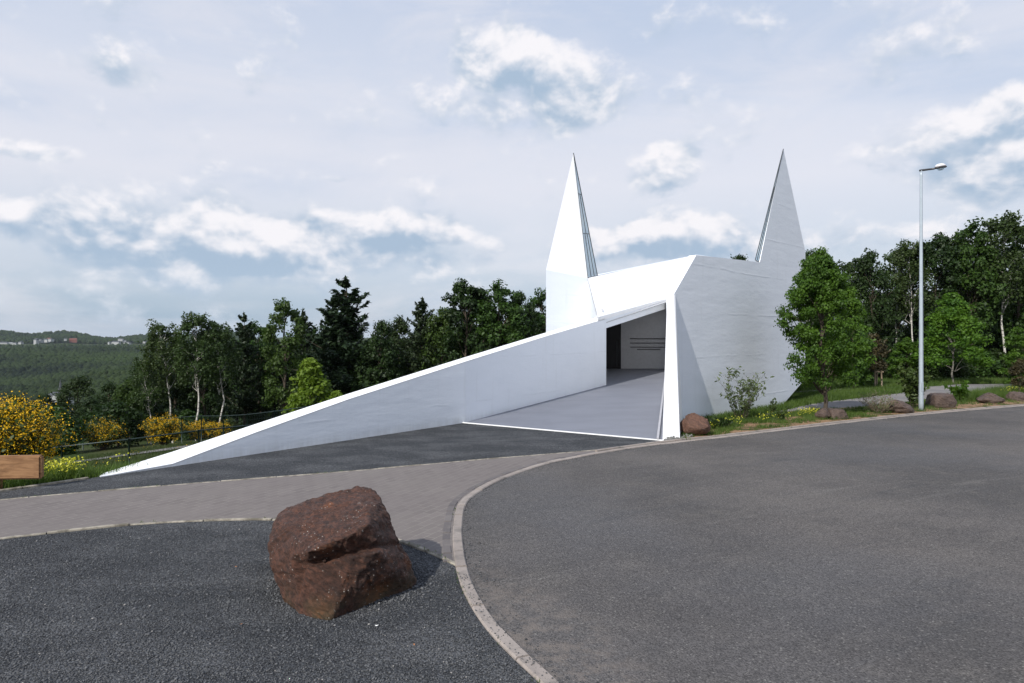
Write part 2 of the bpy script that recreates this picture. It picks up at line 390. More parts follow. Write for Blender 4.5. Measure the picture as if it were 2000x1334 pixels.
def m_glass(n):
    g = n.n('ShaderNodeBsdfGlossy', {'Color': (.8, .88, .92, 1), 'Roughness': .04}); t = n.n('ShaderNodeBsdfTransparent', {'Color': (.80, .87, .89, 1)})
    return n.n('ShaderNodeMixShader', (.42, t, g))
M_GLASS = mat('spire_glass', m_glass)
def m_wood(n):
    p = obj_co(n); v = n.noise(n.vm('MULTIPLY', p, (.5, 6., 6.)), 4., 7., .6, .6); k = n.noise(n.vm('MULTIPLY', p, (1.2, 3., 3.)), 1.6, 3.)
    c = n.mix(n.ss(v, .35, .65), (.17, .085, .038), (.30, .165, .080)); c = n.mix(n.ss(k, .60, .72, 0., .6), c, (.10, .05, .025))
    return bsdf(n, c, .7, bump(n, v, .4, .006), spec=.3)
M_WOOD = mat('larch_timber', m_wood)

# ------------------------------------------------------------------ terrain
WU = Vector((.5897, .8076, 0)); WN = Vector((-.8076, .5897, 0))    # along the ramp wall, and to its left
W0 = G(190, 933)
def s_of(x, y): return (x-W0.x)*WN.x + (y-W0.y)*WN.y
def smooth(t): t = max(0., min(1., t)); return t*t*(3-2*t)
def az_of(x, y): return math.atan2(x, y)
def ridge_far(a):
    px = 1000+F*math.tan(max(-1.2, min(1.2, a)))
    return 1.0+.30*math.sin(px*.016+.6)+.24*math.sin(px*.043+2.)+.10*noise.noise(Vector((px*.06, 0, 1)))
def ground_z(x, y):
    s = s_of(x, y); d = math.hypot(x, y)
    z = -.03
    t = s-.25
    if t > 0:
        z = -.03-(.18*t if t < 13 else 2.34+.10*(t-13) if t < 46 else 5.64+.30*(t-46))
        z += .25*noise.noise(Vector((x*.12, y*.12, 0)))*smooth(t/8)
    z = max(z, -62.)
    # beyond the valley: the far slope, then a ridge
    a = az_of(x, y)
    if y > 0 and s > 60:
        def lerp(pts):
            for (d0, z0), (d1, z1) in zip(pts, pts[1:]):
                if d0 <= d < d1: return z0+(z1-z0)*(d-d0)/(d1-d0)
            return pts[-1][1]
        px = 1000+F*math.tan(max(-1.3, min(1.3, a)))
        k = smooth((px+200)/600); kk = smooth(px/500)
        FOLD = lambda q: float(np.interp(q, [-300, 0, 130, 320, 600], [-54, -45, -35, -22, -8]))
        zz = lerp([(0, -62), (400, -66+12*kk), (720, FOLD(px)), (850, FOLD(px)-26), (1450, -19+3*k), (1560, -40), (1880, -40), (2130, -7), (2650, 16+26*(ridge_far(a)-1)), (3400, -60), (9000, -120)])
        zz += 1.8*noise.noise(Vector((x*.008, y*.008, 3)))+(6*noise.noise(Vector((x*.0035, y*.0035, 9))) if 850 < d < 1400 else 0)
        b = smooth((d-260)/160)
        z = z*(1-b)+zz*b
    if y > 60 and s < 0:
        z = -.03
    return z
def build_ground():
    rad = [0.]+[.6*1.058**i for i in range(168)]; rad = [r for r in rad if r < 4600]
    angs = []
    a = -180.
    while a < 180: angs.append(a); a += .5 if -48 < a < 48 else 3.
    na = len(angs); V = []; Fc = []
    for r in rad:
        for a in angs:
            x = r*math.sin(math.radians(a)); y = r*math.cos(math.radians(a)); V.append((x, y, ground_z(x, y)))
    for i in range(len(rad)-1):
        for j in range(na):
            k = (j+1) % na; Fc.append((i*na+j, i*na+k, (i+1)*na+k, (i+1)*na+j))
    me = arr_mesh('ground', np.array(V), np.array(Fc)); o = link_mesh('ground', me, M_SOIL, smooth=True)
    bm = bmesh.new(); bm.from_mesh(me); bmesh.ops.remove_doubles(bm, verts=bm.verts, dist=1e-4)
    bmesh.ops.recalc_face_normals(bm, faces=bm.faces); bm.to_mesh(me); bm.free()
    tag(o, kind='structure')
build_ground()

def catmull(pts, step=.12):
    out = []
    P_ = [pts[0]*2-pts[1]]+pts+[pts[-1]*2-pts[-2]]
    for i in range(1, len(P_)-2):
        p0, p1, p2, p3 = P_[i-1:i+3]; n = max(2, int((p2-p1).length/step))
        for k in range(n):
            t = k/n
            out.append(.5*((2*p1)+(p2-p0)*t+(2*p0-5*p1+4*p2-p3)*t*t+(3*p1-p0-3*p2+p3)*t**3))
    out.append(pts[-1]); return out
def normals2d(line):
    ns = []
    for i in range(len(line)):
        d = line[min(i+1, len(line)-1)]-line[max(i-1, 0)]; d.z = 0; d.normalize(); ns.append(Vector((-d.y, d.x, 0)))
    return ns
def resample(line, step):
    out = [line[0]]; acc = 0.
    for a, b in zip(line, line[1:]):
        L = (b-a).length; pos = step-acc
        while pos <= L:
            out.append(a+(b-a)*(pos/L)); pos += step
        acc = (acc+L) % step
    return out
def sheet(name, pts, z, m, grid=None):
    from mathutils.geometry import delaunay_2d_cdt
    n = len(pts); r = delaunay_2d_cdt([Vector((p.x, p.y)) for p in pts], [(i, (i+1) % n) for i in range(n)], [list(range(n))], 1, 1e-5)
    me = mesh_py(name, [(v.x, v.y, z) for v in r[0]], [tuple(f) for f in r[2]])
    for p in me.polygons:
        if p.normal.z < 0: p.flip()
    o = link_mesh(name, me, m); tag(o, kind='structure'); return o
def stone_band(name, line, off, width, z0, z1, m, stone_len, gap=.014, jit=.005, seed=1, kind='structure'):
    """a row of stones along a line; off = sideways offset of its middle"""
    rng = random.Random(seed); ln = resample(line, .04); ns = normals2d(ln); V = []; Fc = []
    per = max(2, int(stone_len/.04)); i = 0
    while i < len(ln)-2:
        j = min(i+per, len(ln)-1); dz = rng.uniform(-jit, jit); b0 = len(V); idx = list(range(i, j+1, max(1, per//4)))
        if idx[-1] != j: idx.append(j)
        for q, k in enumerate(idx):
            p = ln[k]; t = (ln[min(k+1, len(ln)-1)]-ln[max(k-1, 0)]).normalized()
            if q == 0: p = p+t*gap/2
            if q == len(idx)-1: p = p-t*gap/2
            a = p+ns[k]*(off-width/2); b = p+ns[k]*(off+width/2)
            be = min(.012, width*.15)
            for c, z in ((a, z0), (a, z1+dz-be), (a+ns[k]*be, z1+dz), (b-ns[k]*be, z1+dz), (b, z1+dz-be), (b, z0)): V.append((c.x, c.y, z))
        for q in range(len(idx)-1):
            for e in range(5):
                a0 = b0+q*6+e; Fc.append((a0, a0+1, a0+7, a0+6))
        Fc.append(tuple(b0+e for e in range(6))); e0 = b0+(len(idx)-1)*6; Fc.append(tuple(e0+e for e in reversed(range(6))))
        i = j
    me = mesh_py(name, V, Fc); o = link_mesh(name, me, m); tag(o, kind=kind); return o

kerb_px = [(2350, 774), (2150, 783), (2000, 793), (1800, 810), (1600, 832), (1425, 853), (1320, 864.5), (1250, 873), (1160, 887), (1070, 905), (995, 929), (935, 958), (903, 986), (894, 1030), (895, 1070), (902, 1112), (919, 1160), (957, 1220), (1005, 1272), (1068, 1330)]
kerb_pts = [G(*p) for p in kerb_px]
kerb_pts += [Vector((.62, 3.45, 0)), Vector((1.25, 2.7, 0)), Vector((2.3, 1.7, 0)), Vector((4.5, .2, 0)), Vector((9, -2, 0))]
kerb = catmull(kerb_pts)
KW = .108
kn = normals2d(kerb)
side = 1 if (kerb[len(kerb)//2]+kn[len(kerb)//2]).x > kerb[len(kerb)//2].x else -1    # side of the asphalt
# asphalt road
aline = [kerb[i]+kn[i]*side*(KW/2-.01) for i in range(0, len(kerb), 2)]+[kerb[-1]]
road_poly = aline+[Vector((9, -30, 0)), Vector((80, -30, 0)), Vector((80, 60, 0))]
sheet('road', road_poly, .004, M_ASPH)
stone_band('kerb', kerb, 0., KW, -.05, .022, M_KERB, .5, seed=3)
# the sloping lower strip of kerb along the planting bed, and the clinker gutter in the bend
gpart = catmull([G(*p) for p in [(1160, 887), (1070, 905), (995, 929), (935, 958), (903, 986), (894, 1030), (895, 1070), (901, 1100)]])
stone_band('gutter', gpart, -side*(KW+.012), KW*.95, -.05, .016, M_GUTTER, .24, seed=5)
g2 = catmull([G(*p) for p in [(2350, 774), (2150, 783), (2000, 793), (1800, 810), (1600, 832), (1425, 853), (1320, 864.5), (1250, 873), (1170, 885)]])
stone_band('kerb_backing', g2, -side*(KW*.80), .07, -.05, .05, M_KERB, .8, seed=6)

# gravel under everything on the left of the kerb
far_l = [G(-60, 971.5), G(190, 934)]
P2 = G(905, 826)
FOOT = G(1297, 861)
def at_s(px, s):      # point at photo column px, distance s left of the wall line, on z=0
    k = (px-1000)/F; # (k*Y-W0.x)*WN.x+(Y-W0.y)*WN.y=s
    Y = (s+W0.x*WN.x+W0.y*WN.y)/(k*WN.x+WN.y); return Vector((k*Y, Y, 0))
gl = [W0-WU*12+WN*.05, W0+WN*.05, P2+WN*.02, FOOT+Vector((0.1, .25, 0)), G(1345, 850)]
gravel_poly = gl+[Vector((gl[-1].x, -50, 0)), W0-WU*75]
sheet('gravel', gravel_poly, 0.0, M_GRAVEL)

# brick path
top_px = [(-90, 986), (0, 978), (100, 968.5), (250, 956), (400, 943.5), (500, 936), (700, 920), (900, 902), (1000, 893.5), (1100, 885.5), (1190, 878)]
bot_px = [(-90, 1066), (0, 1053), (60, 1046), (150, 1036), (250, 1026), (350, 1019.5), (450, 1016), (540, 1016), (640, 1025), (740, 1046), (830, 1076), (897, 1106)]
topl = catmull([G(*p) for p in top_px]); botl = catmull([G(*p) for p in bot_px])
kseg = [p for p in kerb if G(1190, 878).x+.05 > p.x and p.y > G(897, 1106).y]
kseg = kseg[::2]
sheet('path', topl+kseg+list(reversed(botl)), .010, M_BRICK)
stone_band('path_edging', topl, 0., .05, -.05, .020, M_EDGE, .8, seed=7, jit=.006)
stone_band('path_edging', botl, 0., .05, -.05, .018, M_EDGE, .8, seed=8, jit=.006)
# pale sill along gravel edge, left of the wall foot
edge1 = [W0-WU*14+WN*.02, W0-WU*.1+WN*.02]
stone_band('gravel_edging', edge1, 0., .06, -.2, .03, M_EDGE, 1., seed=9, jit=.008)

# ------------------------------------------------------------------ church
dJ = (1.7-.35)*F/(752-667)                      # wall end at the porch
J = P(1184, 752, dJ)
def plane_floor():
    A_, B_, C_ = P2, FOOT, J
    n = (B_-A_).cross(C_-A_); 
    if n.z < 0: n = -n
    return A_, n
FA, FN = plane_floor()
def on_plane(px, py, A_, n_):
    r = Vector(((px-1000)/F, 1, -(py-667)/F)); c = Vector((0, 0, H)); t = n_.dot(A_-c)/n_.dot(r); return c+r*t
def on_vert(px, py, A_, B_):
    """on the vertical plane through A and B"""
    d = B_-A_; return on_plane(px, py, A_, Vector((d.y, -d.x, 0)))
Lb = on_plane(1303, 720, FA, FN); Kb = on_plane(1178, 720, FA, FN)
CH0 = Vector((P2.x+3, P2.y+6, 0))
church = thing('church', CH0, 'white angular church with two pointed spires and a long ramp wall', 'church')
def cp(name, verts, faces, m, parent=church, solid=0.):
    og = CH0
    me = mesh_py(name, [Vector(v)-og for v in verts], faces)
    bm = bmesh.new(); bm.from_mesh(me); bmesh.ops.recalc_face_normals(bm, faces=bm.faces)
    if solid: bmesh.ops.solidify(bm, geom=bm.faces[:], thickness=solid)
    bm.to_mesh(me); bm.free()
    return link_mesh(name, me, m, parent)

# ramp wall: front face (two segments), top face, back face
front_top = [(196, 932), (216, 929), (337, 907), (500, 845.5), (680, 781), (909, 707)]
front_top2 = [(909, 707), (1065, 658), (1184, 623)]
back_top = [(190, 929), (216, 921), (337, 883.5), (500, 829), (680, 770), (905, 699.5)]
back_top2 = [(905, 699.5), (1065, 650.5), (1170, 619)]
T_W = .46
ft = [on_vert(px, py, W0, P2) for px, py in front_top]; ft2 = [on_vert(px, py, P2, J) for px, py in front_top2[1:]]
bt = [on_vert(px, py, W0+WN*T_W, P2+WN*T_W) for px, py in back_top]
d2 = (J-P2).normalized(); n2 = Vector((-d2.y, d2.x, 0)).normalized()
bt2 = [on_vert(px, py, P2+n2*T_W, J+n2*T_W) for px, py in back_top2[1:]]
FT = ft+ft2; BT = bt+bt2
FB = [Vector((p.x, p.y, -.15)) for p in FT]; BB = [Vector((p.x, p.y, -1.2)) for p in BT]
nn = len(FT)
V = FT+FB+BT+BB; Fc = []
for i in range(nn-1):
    Fc += [(i, i+1, nn+i+1, nn+i), (2*nn+i, 3*nn+i, 3*nn+i+1, 2*nn+i+1)]
Fc += [(0, nn, 3*nn, 2*nn), (nn-1, 2*nn-1, 4*nn-1, 3*nn-1)]
cp('ramp_wall', V, Fc, M_RENDER)
# coping: its own slab a few millimetres proud
up = Vector((0, 0, .012))
V = [p+up for p in FT]+[p+up for p in BT]; Fc = [(i, i+1, nn+i+1, nn+i) for i in range(nn-1)]
V += [p-up for p in FT]+[p-up for p in BT]
Fc += [(i, 2*nn+i, 2*nn+i+1, i+1) for i in range(nn-1)]+[(nn+i, nn+i+1, 3*nn+i+1, 3*nn+i) for i in range(nn-1)]
Fc += [(2*nn+i, 3*nn+i, 3*nn+i+1, 2*nn+i+1) for i in range(nn-1)]+[(0, nn, 3*nn, 2*nn), (nn-1, 3*nn-1, 4*nn-1, 2*nn-1)]
cp('coping', V, Fc, M_COPE)

# walkway slab
fl = [P2+Vector((.02, .02, 0)), FOOT, Lb+Vector((.4, 0, 0)), Kb]
def drop(p, dz): return Vector((p.x, p.y, p.z+dz))
V = [drop(p, .004) for p in fl]+[drop(p, -.35) for p in fl]
cp('walkway', V, [(0, 1, 2, 3), (4, 7, 6, 5), (0, 4, 5, 1), (1, 5, 6, 2), (2, 6, 7, 3), (3, 7, 4, 0)], M_FLOOR)
sd = (FOOT-P2).normalized(); sn = Vector((-sd.y, sd.x, 0))
a, b = P2, FOOT
V = [a-sn*.03, b-sn*.03, b+sn*.02, a+sn*.02]; V = [drop(v, .02) for v in V]+[drop(v, -.2) for v in V]
cp('sill', V, [(0, 1, 2, 3), (4, 7, 6, 5), (0, 4, 5, 1), (1, 5, 6, 2), (2, 6, 7, 3), (3, 7, 4, 0)], M_COPE)

# facade plane (the big grey side) and the outline on it
fa0 = Vector((3.17, 13.7, 0))*S; fd = Vector((.93, 1, 0)).normalized(); fb0 = fa0+fd*8
def FP(px, py): return on_vert(px, py, fa0, fb0)
A = FP(1316, 575); B = FP(1360, 498); C = FP(1484, 512); AR = FP(1530, 291); E = FP(1569, 468); E1 = FP(1573, 492); E2 = FP(1573, 740); D = FP(1525, 795)
D0 = FP(1322, 824)
fin_bl = G(1294, 862); fin_br = G(1328, 859.5)
fin_tr = A+Vector((-.005, -.01, 0)); fin_tl = on_plane(1303, 578, fin_bl, (fin_br-fin_bl).cross(fin_tr-fin_bl))
# portal wall (between walkway and right block): front face, inner face, outer face
in_top_b = on_vert(1303.6, 583, P2, J)                       # where the lintel meets it
tl_b = Vector((Lb.x+.02, Lb.y, in_top_b.z))
V = [fin_bl, fin_br, fin_tr, fin_tl, Vector((Lb.x, Lb.y, -.2)), tl_b, D0+Vector((.3, .6, -.2)), drop(fin_bl, -.3), drop(fin_br, -.3)]
foot_b = FP(1330, 900)
V.append(Vector((foot_b.x+.1, foot_b.y+.1, -.3))); V.append(Vector((A.x+.05, A.y+.05, A.z)))
cp('portal_wall', V, [(0, 1, 2, 3), (0, 3, 5, 4), (7, 8, 1, 0), (0, 4, 7), (1, 8, 9), (1, 9, 10, 2), (3, 2, 10, 5)], M_COPE)
# pale strip of floor trim by the portal wall
q0 = fin_bl+Vector((-.10, .12, .03)); q1 = Lb+Vector((-.10, -.1, .02)); dv = Vector((.05, 0, 0))
M_TRIM = simple('grey_trim', (.42, .42, .45), .5)
cp('floor_trim', [q0, q0+dv, q1+dv, q1, drop(q0, .04), drop(q0+dv, .04), drop(q1+dv, .04), drop(q1, .04)], [(0, 1, 2, 3), (4, 7, 6, 5), (0, 4, 5, 1), (1, 5, 6, 2), (2, 6, 7, 3), (3, 7, 4, 0)], M_TRIM)

# facade slab
th = Vector((-fd.y, fd.x, 0))*.22
out = [A, B, C, AR, E1, E2, D, D0]
V = out+[p+th*t for p, t in zip(out, (1, 1, .12, .02, .05, 1, 1, 1))]; k = len(out)
Fc = [tuple(range(k)), tuple(reversed(range(k, 2*k)))]+[(i, (i+1) % k, k+(i+1) % k, k+i) for i in range(k)]
cp('facade', V, Fc, M_RENDER)
# plinth recessed under it
pn = Vector((-fd.y, fd.x, 0)); a = D0+pn*.12-fd*.2; b = D+pn*.12
cp('plinth', [Vector((a.x, a.y, -.4)), Vector((b.x, b.y, -.4)), Vector((b.x, b.y, b.z+.2)), Vector((a.x, a.y, a.z+.2))], [(0, 1, 2, 3)], M_DARK, solid=.05)

# roof over the porch and nave
Q = on_vert(1168, 620, P2, J); L = in_top_b
R = P(1148, 543, 24.0); B2 = P(1361, 497.5, 33.)
Gp = P(1167, 538.5, 25.6)
T1 = P(1066.5, 527, 23.1); AL = P(1120, 299, 25.2)
V = [Q, L, B2, R]
rf = cp('roof', V+[drop(v, -.12) for v in V], [(0, 1, 3), (1, 2, 3), (4, 7, 5), (5, 7, 6), (0, 4, 5, 1), (1, 5, 6, 2), (3, 7, 4, 0), (2, 6, 7, 3)], M_COPE)
# right block's roof: from the facade's top edge back to the nave ridge
K1 = Vector((E1.x*(E1.y+6.5)/E1.y-.12, E1.y+6.5, E1.z+.1)); 
V = [A+pn*.2, B+pn*.2, C+pn*.2, E1+pn*.2, K1, B2+Vector((.02, .01, -.01)), tl_b]
cp('rear_roof', V, [(0, 1, 5), (0, 5, 6), (1, 2, 4), (2, 3, 4), (1, 4, 5)], M_RENDER)
bz = -1.5
def dn(p, z=bz): return Vector((p.x, p.y, z))
K0 = Vector((T1.x+3.2, T1.y+8, 4.6*S)); 
V = [E1+pn*.2, K1, B2, K0, T1, dn(E2, E2.z)+pn*.2, dn(K1, .3), dn(B2), dn(K0), dn(T1)]
cp('rear_wall', V, [(0, 1, 6, 5), (1, 2, 7, 6), (2, 3, 8, 7), (3, 4, 9, 8)], M_RENDER)
cp('nave_roof', [T1, R, Gp, B2, K0], [(0, 2, 4), (2, 3, 4), (0, 1, 2)], M_RENDER)
# left tower shaft and the side wall under the roof edge
V = [T1, R, dn(R), dn(T1), Q, dn(Q)]
cp('tower_wall', V, [(0, 1, 2, 3), (1, 4, 5, 2)], M_RENDER)

def spire(front, glass, back_pts, m):
    """front: three corners of the white front face; glass: base a, base b, apex; back: white faces"""
    sp = cp('spire', front+back_pts, [(0, 1, 2)]+[(3, 4, 5)], m)
    gl = cp('spire_window', glass, [(0, 1, 2)], M_GLASS, parent=sp)
    return sp, gl
def bar_between(tb, a, b, r): tb.add([a-CH0, b-CH0], [r, r], 4)
# left spire
spl = cp('spire', [T1, R, AL, Gp], [(0, 1, 2), (3, 0, 2)], M_COPE)
cp('spire_glass', [R+(AL-R)*.0, Gp, AL], [(0, 1, 2)], M_GLASS, parent=spl)
tb = Tubes()
def lr(a, b, t): return a+(b-a)*t
bar_between(tb, R, AL, .016); bar_between(tb, Gp, AL, .022); bar_between(tb, R, Gp, .03)
for t in (.345, .665): bar_between(tb, lr(R, AL, t), lr(Gp, AL, t), .02)
def mull(f0, t0, f1, t1): bar_between(tb, lr(lr(R, AL, t0), lr(Gp, AL, t0), f0), lr(lr(R, AL, t1), lr(Gp, AL, t1), f1), .015)
mull(.33, 0, .33, .345); mull(.66, 0, .66, .345); mull(.5, .345, .5, .665)
link_mesh('window_frame', tb.mesh('window_frame'), M_FRAME, spl)
# right spire
Sg = P(1475, 508, C.y/S+1.5)
spr = cp('spire', [C+pn*.03, E1+pn*.015, AR, Sg, K1], [(4, 1, 2)], M_RENDER)
cp('spire_glass', [C+pn*.03, Sg, AR, K1], [(0, 1, 2), (1, 3, 2)], M_GLASS, parent=spr)
tb = Tubes(); C_, S_, A_ = C+pn*.04, Sg, AR
bar_between(tb, S_, A_, .014); bar_between(tb, C_, A_, .012); bar_between(tb, C_, S_, .02)
for t in (.345, .66): bar_between(tb, lr(C_, A_, t), lr(S_, A_, t), .013)
bar_between(tb, lr(C_, S_, .5), lr(lr(C_, A_, .66), lr(S_, A_, .66), .5), .012)
link_mesh('window_frame', tb.mesh('window_frame'), M_FRAME, spr)

# lintel over the side opening
lt = [Vector((ft2[-1].x, ft2[-1].y, ft2[-1].z)), on_vert(1303.4, 586, P2, J), on_vert(1303.4, 602, P2, J), on_vert(1184, 641, P2, J)]
dth = n2*.25
V = lt+[p+dth for p in lt]
cp('lintel', V, [(0, 1, 2, 3), (7, 6, 5, 4), (0, 4, 5, 1), (1, 5, 6, 2), (2, 6, 7, 3), (3, 7, 4, 0)], M_RENDER)
cp('lintel_coping', [lt[0]-n2*.01, lt[1]-n2*.01, L+Vector((0, 0, .02)), bt2[-1]+Vector((0, 0, .012)), Q+Vector((0, 0, .012))], [(0, 1, 2, 4), (0, 4, 3)], M_COPE)
# porch inside: back wall, door, left side wall, ceiling
bd = (Lb-Kb).normalized(); bw_n = Vector((bd.y, -bd.x, 0))
Kd = on_plane(1213.5, 720, Kb, Vector((bd.y, -bd.x, 0)))
cz = 3.2*S
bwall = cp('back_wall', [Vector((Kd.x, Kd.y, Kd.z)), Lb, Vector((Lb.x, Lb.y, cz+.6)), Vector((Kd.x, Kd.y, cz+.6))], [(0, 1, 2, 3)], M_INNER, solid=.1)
gv = Boxes()
for py, xa, xb in ((661.5, 1231, 1303), (670, 1231, 1303), (678, 1232, 1303), (682.5, 1245, 1290)):
    p0 = on_plane(xa, py, Kb, bw_n)+bw_n*.11; p1 = on_plane(xb, py, Kb, bw_n)+bw_n*.11; c = (p0+p1)/2-CH0
    gv.add(c, (p1-p0).length, .06, .03, math.atan2(bd.y, bd.x))
link_mesh('groove', gv.mesh('groove'), M_DARK, bwall)
Kd2 = Kd-bd*.0
door = cp('door', [Kb-bd*.3, Kd2, Vector((Kd2.x, Kd2.y, cz)), Vector((Kb.x-bd.x*.3, Kb.y-bd.y*.3, cz))], [(0, 1, 2, 3)], M_DOOR, solid=.06)
hp = on_plane(1205.5, 665, Kb, bw_n)+bw_n*.09; hq = on_plane(1205.5, 716, Kb, bw_n)+bw_n*.09
tb = Tubes(); tb.add([hp-CH0, hq-CH0], [.022, .022], 8)
for t in (.12, .88):
    c = hp+(hq-hp)*t-CH0; tb.add([c, c-bw_n*.09], [.012, .012], 6)
link_mesh('handle', tb.mesh('handle'), M_FRAME, door)
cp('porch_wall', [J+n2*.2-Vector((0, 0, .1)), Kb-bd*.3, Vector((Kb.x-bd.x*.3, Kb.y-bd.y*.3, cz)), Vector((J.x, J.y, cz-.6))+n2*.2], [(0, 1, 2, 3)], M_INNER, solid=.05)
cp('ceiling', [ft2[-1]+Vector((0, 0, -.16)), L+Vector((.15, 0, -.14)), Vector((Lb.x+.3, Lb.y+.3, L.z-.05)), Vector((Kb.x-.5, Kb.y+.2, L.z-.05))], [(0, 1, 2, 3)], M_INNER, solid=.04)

# ------------------------------------------------------------------ planting bed, lawn and second path on the right
bed_lo = [kerb[i]-kn[i]*side*(KW*.7) for i in range(len(kerb)) if kerb[i].x > G(1330, 862).x and kerb[i].y > 11]
bed_lo = bed_lo[::3]
bed_hi = [G(1329, 846), G(1400, 826), G(1460, 818), G(1540, 806), G(1610, 800), G(1700, 796), G(1805, 783), G(1859, 776), G(1904, 768), G(2000, 762), G(2350, 750)]
sheet('planting_bed', bed_lo+bed_hi, .035, M_MULCH)
p2_lo = [G(*p) for p in [(1440, 830), (1510, 816), (1597, 807), (1700, 800), (1805, 785), (1859, 777), (1904, 765), (2000, 758), (2350, 748)]]
p2_hi = [G(*p) for p in [(2350, 745), (2000, 750), (1872, 751), (1808, 756), (1760, 768), (1667, 779), (1597, 787), (1539, 800), (1440, 818)]]
sheet('side_path', p2_lo+p2_hi, .008, M_PATH2)
p3 = [G(*p) for p in [(1530, 772), (1600, 768), (1680, 762), (1800, 757), (1800, 755), (1680, 758), (1600, 762), (1530, 766)]]
sheet('far_path', p3, .012, M_PATH2)
# path below the slope on the left
pl = [G(-200, 905, 0)] 
def slope_pt(px, d): 
    x = (px-1000)/F*d*S; y = d*S; return Vector((x, y, ground_z(x, y)))
def strip(name, line, w_, m, dz=.02):
    V = []; Fc = []
    for i, p in enumerate(line):
        d = line[min(i+1, len(line)-1)]-line[max(i-1, 0)]; nrm = Vector((-d.y, d.x, 0)).normalized()
        for k in (-1, -.33, .33, 1):
            q = p+nrm*w_/2*k; V.append((q.x, q.y, ground_z(q.x, q.y)+dz))
    for i in range(len(line)-1):
        for k in range(3): Fc.append((i*4+k, i*4+k+1, i*4+5+k, i*4+4+k))
    o = link_mesh(name, mesh_py(name, V, Fc), m); tag(o, kind='structure')
ln = [slope_pt(-150, 21.)]
for i in range(1, 60): ln.append(Vector((ln[0].x+WU.x*i*.6, ln[0].y+WU.y*i*.6, 0)))
strip('lower_path', ln, 1.3, M_PATH2, .05)

# ------------------------------------------------------------------ plants: generators
def rot_frames(nrm, rng):
    """two tangent vectors for an array of normals"""
    a = rng.normal(size=nrm.shape); u = np.cross(nrm, a); u /= np.linalg.norm(u, axis=1)[:, None]+1e-9
    return u, np.cross(nrm, u)
def leaf_quads(P_, nrm, size, rng, aspect=1.7, fold=.25):
    """rhombic leaves (one quad each, slightly folded) at points P_ with normals nrm"""
    nrm = nrm/(np.linalg.norm(nrm, axis=1)[:, None]+1e-9)
    u, v = rot_frames(nrm, rng); s = size*rng.uniform(.65, 1.35, len(P_))[:, None]
    l = u*s*.5*aspect; w_ = v*s*.5
    Q4 = np.stack([P_-l, P_-w_+nrm*s*fold*.4, P_+l, P_+w_+nrm*s*fold*.4], axis=1)
    return Q4.reshape(-1, 3)
def rand_dirs(n, rng):
    d = rng.normal(size=(n, 3)); return d/np.linalg.norm(d, axis=1)[:, None]
def clump_leaves(centers, radii, per, size, rng, flat=.7, upb=.5, aspect=1.7):
    Ps = []; Ns = []
    for c, r in zip(centers, radii):
        n = max(4, int(per*rng.uniform(.7, 1.3))); d = rand_dirs(n, rng); rr = r*rng.uniform(.25, 1., n)**.6
        p = d*rr[:, None]; p[:, 2] *= flat; p += rng.normal(size=p.shape)*r*.12
        Ps.append(p+c); Ns.append(d*.7+rng.normal(size=d.shape)*.55+np.array([0, 0, upb]))
    Ps = np.concatenate(Ps); Ns = np.concatenate(Ns)
    return leaf_quads(Ps, Ns, size, rng, aspect)
def bent(p0, p1, n, wob, rng, sag=0.):
    pts = []
    for i in range(n+1):
        t = i/n; p = p0+(p1-p0)*t
        if 0 < i < n: p = p+rng.normal(size=3)*wob
        p = p+np.array([0, 0, sag*4*t*(1-t)]); pts.append(Vector(p))
    return pts

